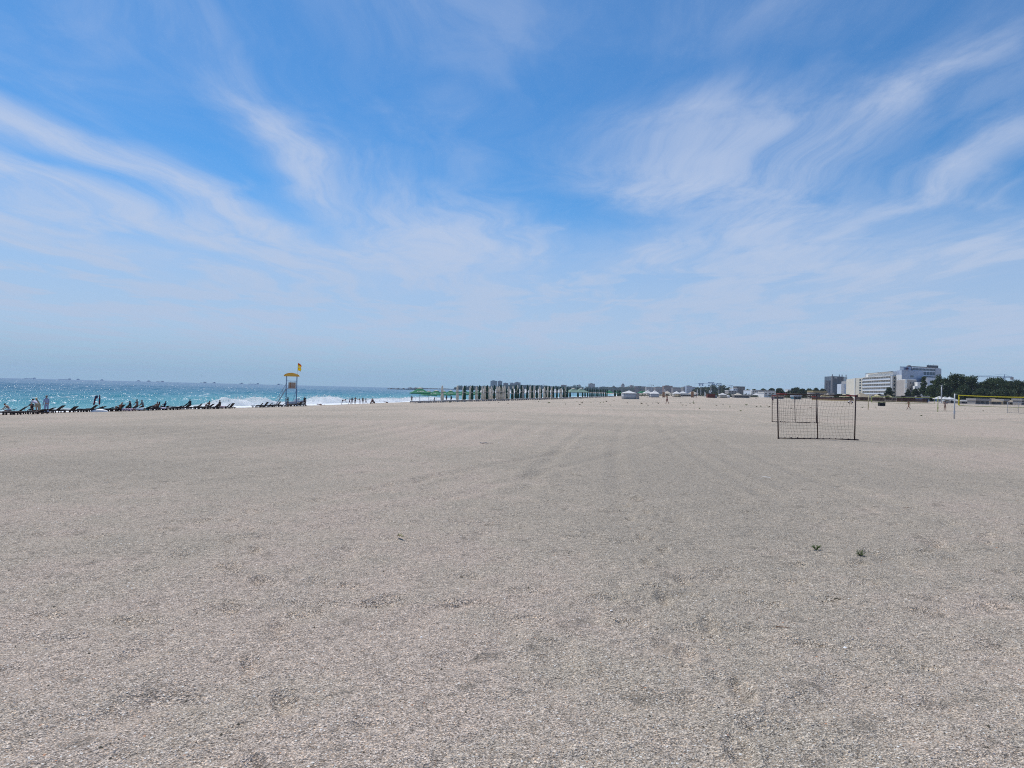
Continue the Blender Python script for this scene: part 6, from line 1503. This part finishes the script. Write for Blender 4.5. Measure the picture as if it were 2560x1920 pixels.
# woods that read as one mass: the hill with the cable car and the far wooded shore
def wood(name, pts, Y, depth, size, per, mat, seed, base=-2):
    g = np.random.default_rng(seed); cs = []; rs = []
    px = np.array([p_[0] for p_ in pts]); yy = np.array([p_[1] for p_ in pts])
    step = size * 1.1 * F / Y
    for x in np.arange(px[0], px[-1], step):
        for q in range(3):
            Yc = Y + depth * (q + g.random() - .5) / 3; p_ = A(x + g.normal() * step * .4, Yc); top = Zof(x, float(np.interp(x, px, yy)), Y); zb = p_.z + base
            for z in np.arange(zb + size * .5, top - size * .45 + g.normal() * size * .25, size * .9): cs.append((p_.x, p_.y, z)); rs.append(size * (.7 + .5 * g.random()))
    V, f_ = leaf_cloud(cs, rs, per, size * .30, seed, .9); o = mesh_obj(name, V, f_, mat); tag(o, kind='stuff')
wood('wooded_hill', [(1738, 972), (1745, 966), (1760, 965.5), (1790, 966), (1812, 966), (1826, 967.5), (1838, 972), (1850, 976)], 1250, 160, 4.2, 60, FOL[0], 5)
wood('far_shore_wood', [(1138, 968.5), (1146, 965.5), (1170, 965), (1200, 965.5), (1222, 966), (1240, 964), (1270, 962), (1302, 962), (1310, 963.5), (1345, 964.5), (1388, 966), (1396, 964), (1418, 965), (1432, 966), (1440, 963.8), (1446, 967), (1475, 967), (1500, 968), (1512, 965.5), (1525, 967.5), (1534, 966), (1545, 968), (1575, 967), (1590, 966.5), (1640, 968), (1655, 970), (1690, 967.5), (1703, 970), (1712, 974), (1742, 972)], 3000, 250, 7, 44, FOL[0], 7, -4)
wood('shore_hedge', [(1560, 984), (1600, 984), (1680, 985), (1760, 984), (1800, 983), (1830, 984), (1900, 986), (1960, 987), (2030, 988), (2100, 989)], 560, 60, 1.6, 16, FOL[2], 9, -.5)

# ------------------------------------------------------------------ beach bars and fences on the right
def fence(pa, Ya, pb, Yb, h_, label, n):
    a, b = A(pa, Ya), A(pb, Yb); root = empty('board_fence', a); tag(root, label, 'fence', 'fences of the beach bars'); L_ = (b - a).length; d_ = (b - a) / L_; ang = math.atan2(d_.y, d_.x)
    me = MB().box((0, 0, 0), (L_ / n - .05, .06, h_)).build('board', B['fence'], root); me.location = d_ * L_ * .5 / n + Vector((0, 0, h_ / 2 + .25)); me.rotation_euler = (0, 0, ang)
    for i in range(1, n):
        o = bpy.data.objects.new('board', me.data); COL.objects.link(o); o.parent = root; q = d_ * L_ * (i + .5) / n; o.location = (q.x, q.y, q.z + h_ / 2 + .25 + random.uniform(-.03, .03)); o.rotation_euler = (0, 0, ang)
    r = MB(); r.box(d_ * L_ / 2 + Vector((0, 0, h_ + .30)), (L_, .12, .09), Matrix.Rotation(ang, 3, 'Z')); r.build('top_rail', B['fence'], root)
    bs = MB(); bs.box(d_ * L_ / 2 + Vector((0, -.05, .1)), (L_, .25, .55), Matrix.Rotation(ang, 3, 'Z')); bs.build('base_beam', B['ochre'], root)
fence(2137, 262, 2240, 255, 1.05, 'long dark brown board fence below the cream hotel', 60)
fence(2242, 254, 2318, 246, .95, 'dark brown board fence with ochre base below the tall hotel', 44)
fence(2030, 300, 2134, 268, .9, 'dark brown board fence behind the nearest goal', 52)
def hut(pa, pb, Y, he, ha, wall, roof, label, flat=False, front=None):
    a, b = A(pa, Y), A(pb, Y); W_ = (b - a).length; c = (a + b) / 2; root = empty('beach_hut', c); tag(root, label, 'hut', 'huts and bars at the back of the beach'); x = W_ / 2
    MB().box((0, 2.2, he / 2), (W_ * .96, 4, he + .2)).build('wall', wall, root)
    r = MB()
    if flat: r.box((0, 2.0, he + .3), (W_ * 1.06, 5, .7))
    else: r.add([(-x * 1.1, -.4, he), (x * 1.1, -.4, he), (x * 1.1, 4.6, he), (-x * 1.1, 4.6, he), (-x * .35, 2.1, ha), (x * .35, 2.1, ha)], [(0, 1, 5, 4), (1, 2, 5), (2, 3, 4, 5), (3, 0, 4), (3, 2, 1, 0)])
    r.build('roof', roof, root)
    n = max(2, int(W_ / 1.3))
    for i in range(n): pane(root, (-x * .9 + W_ * .9 * (i + .5) / n, .12, he * .55), W_ / n * .6, he * .5, 0, front or M['glass'], 'opening', .14)
    for i in range(n + 1): MB().tube((-x + W_ * i / n, -.2, -.2), (-x + W_ * i / n, -.2, he), .07, n=6).build('post', M['grey_wood'], root)
hut(2438, 2475, 232, 1.25, 2.2, B['lit'], B['lit'], 'pale flat-roofed kiosk below the yellow net tape', True)
hut(2477, 2506, 236, 1.0, 2.0, B['beige'], B['thatch'], 'low hut with grey thatched roof right of the pale kiosk')
hut(2507, 2521, 240, 1.2, 1.6, B['ochre'], B['lit'], 'small ochre hut between two grey roofed huts', True)
hut(2523, 2551, 244, .9, 1.6, B['grey'], B['thatch'], 'grey roofed low hut near the right edge')
hut(2553, 2590, 238, 1.5, 2.2, B['grey'], B['lit'], 'grey building cut by the right edge', True)
hut(2403, 2436, 244, .8, 1.35, B['grey'], B['lit'], 'low grey roofed bar left of the pale kiosk')
hut(2376, 2402, 250, .9, 1.7, B['lit'], B['lit'], 'low pale roofed bar behind the white volleyball pole')
hut(2150, 2173, 262, 1.6, 3.0, B['beige'], B['thatch'], 'thatched bar hut in front of the left wing of the cream hotel')
hut(2180, 2210, 275, 1.7, 2.2, B['cream'], B['lit'], 'cream bar building behind the fence below the hotel balconies', True)
hut(2255, 2300, 268, 1.6, 2.0, B['fence'], B['roof'], 'long dark bar shed behind the fence below the tall hotel', True)
hut(2305, 2322, 250, 1.7, 2.2, paint('blue_hut', (.12, .17, .34), .7, .1, 1), B['lit'], 'small blue hut left of the striped parasols', True)
hut(1985, 2003, 330, 1.2, 1.5, paint('teal_hut', (.10, .22, .28), .7, .1, 1), B['paleblue'], 'low blue-grey hut seen through the nearest goal', True)
hut(1935, 1960, 360, 1.2, 2.0, B['lit'], B['brick'], 'low red roofed bar behind the left goalpost')
hut(1835, 1875, 420, 1.3, 1.9, B['beige'], B['lit'], 'long low pale bar left of the terraced hotel', True)
hut(1700, 1738, 430, 1.2, 1.8, B['lit'], B['white'], 'long low white bar behind the flag mast', True)
sp = open_proto('beach_parasol', 'canvas', 4.0, 2.7); place_all(sp, [(2348, 246, .85), (2362, 246, .8), (2374, 252, .8)], 'striped parasols by the bars', '{} open white parasol beside the white volleyball pole, counted from the left')
th = open_proto('thatched_parasol', 'straw', 3.4, 2.6, vent=False, square=False); place_all(th, [(2112, 285), (2062, 300), (2192, 262), (2220, 258)], 'thatched parasols by the fence', '{} straw parasol beside the brown fence, counted from the left')
def mast(px, Y, ytop, r, label):
    p = A(px, Y); h_ = Zof(px, ytop, Y) - p.z; root = empty('light_mast', p); tag(root, label, 'mast', 'white masts on the right'); MB().tube((0, 0, -.2), (0, 0, h_), r, r * .9, 10).build('column', M['greywhite'], root, True); MB().lathe([(r * 1.5, h_ - .1), (r * 1.5, h_ + .08), (.05, h_ + .12)], 10).build('cap', M['greywhite'], root); MB().lathe([(r * 2.2, -.1), (r * 2.2, .15), (r, .2)], 10).build('base', M['greywhite'], root)
mast(2353.5, 240, 964.5, .20, 'thick white mast standing in front of the dark trees')
for k, (px, Y, w_) in enumerate(((2218, 256, 1.6), (2258, 252, 1.5), (2297, 249, 1.6), (2141, 262, 1.1))):
    signboard(px, Y, w_, .75, 'black_cloth', ('left middle', 'right middle', 'rightmost', 'leftmost')[k] + ' black board standing above the brown fences', z0=1.5)

finish_skins()

# ------------------------------------------------------------------ the air: one box of thin haze round everything
hz, t, b = newmat('thin_haze')
t.n.remove(b)
pv = t.new('ShaderNodeVolumePrincipled')
pv.inputs['Color'].default_value = (.62, .74, .93, 1); pv.inputs['Density'].default_value = 0.7e-4
pv.inputs['Anisotropy'].default_value = 0.0
t.l.new(pv.outputs[0], t.n['Material Output'].inputs['Volume'])
bm = bmesh.new(); bmesh.ops.create_cube(bm, size=1.0)
for v in bm.verts:
    v.co = Vector((v.co.x * 2 * 5900, v.co.y * 2 * 5900, -16 if v.co.z < 0 else 95))
me = bpy.data.meshes.new('haze'); bm.to_mesh(me); bm.free(); me.materials.append(hz)
haze = bpy.data.objects.new('haze', me); COL.objects.link(haze); tag(haze, kind='stuff')
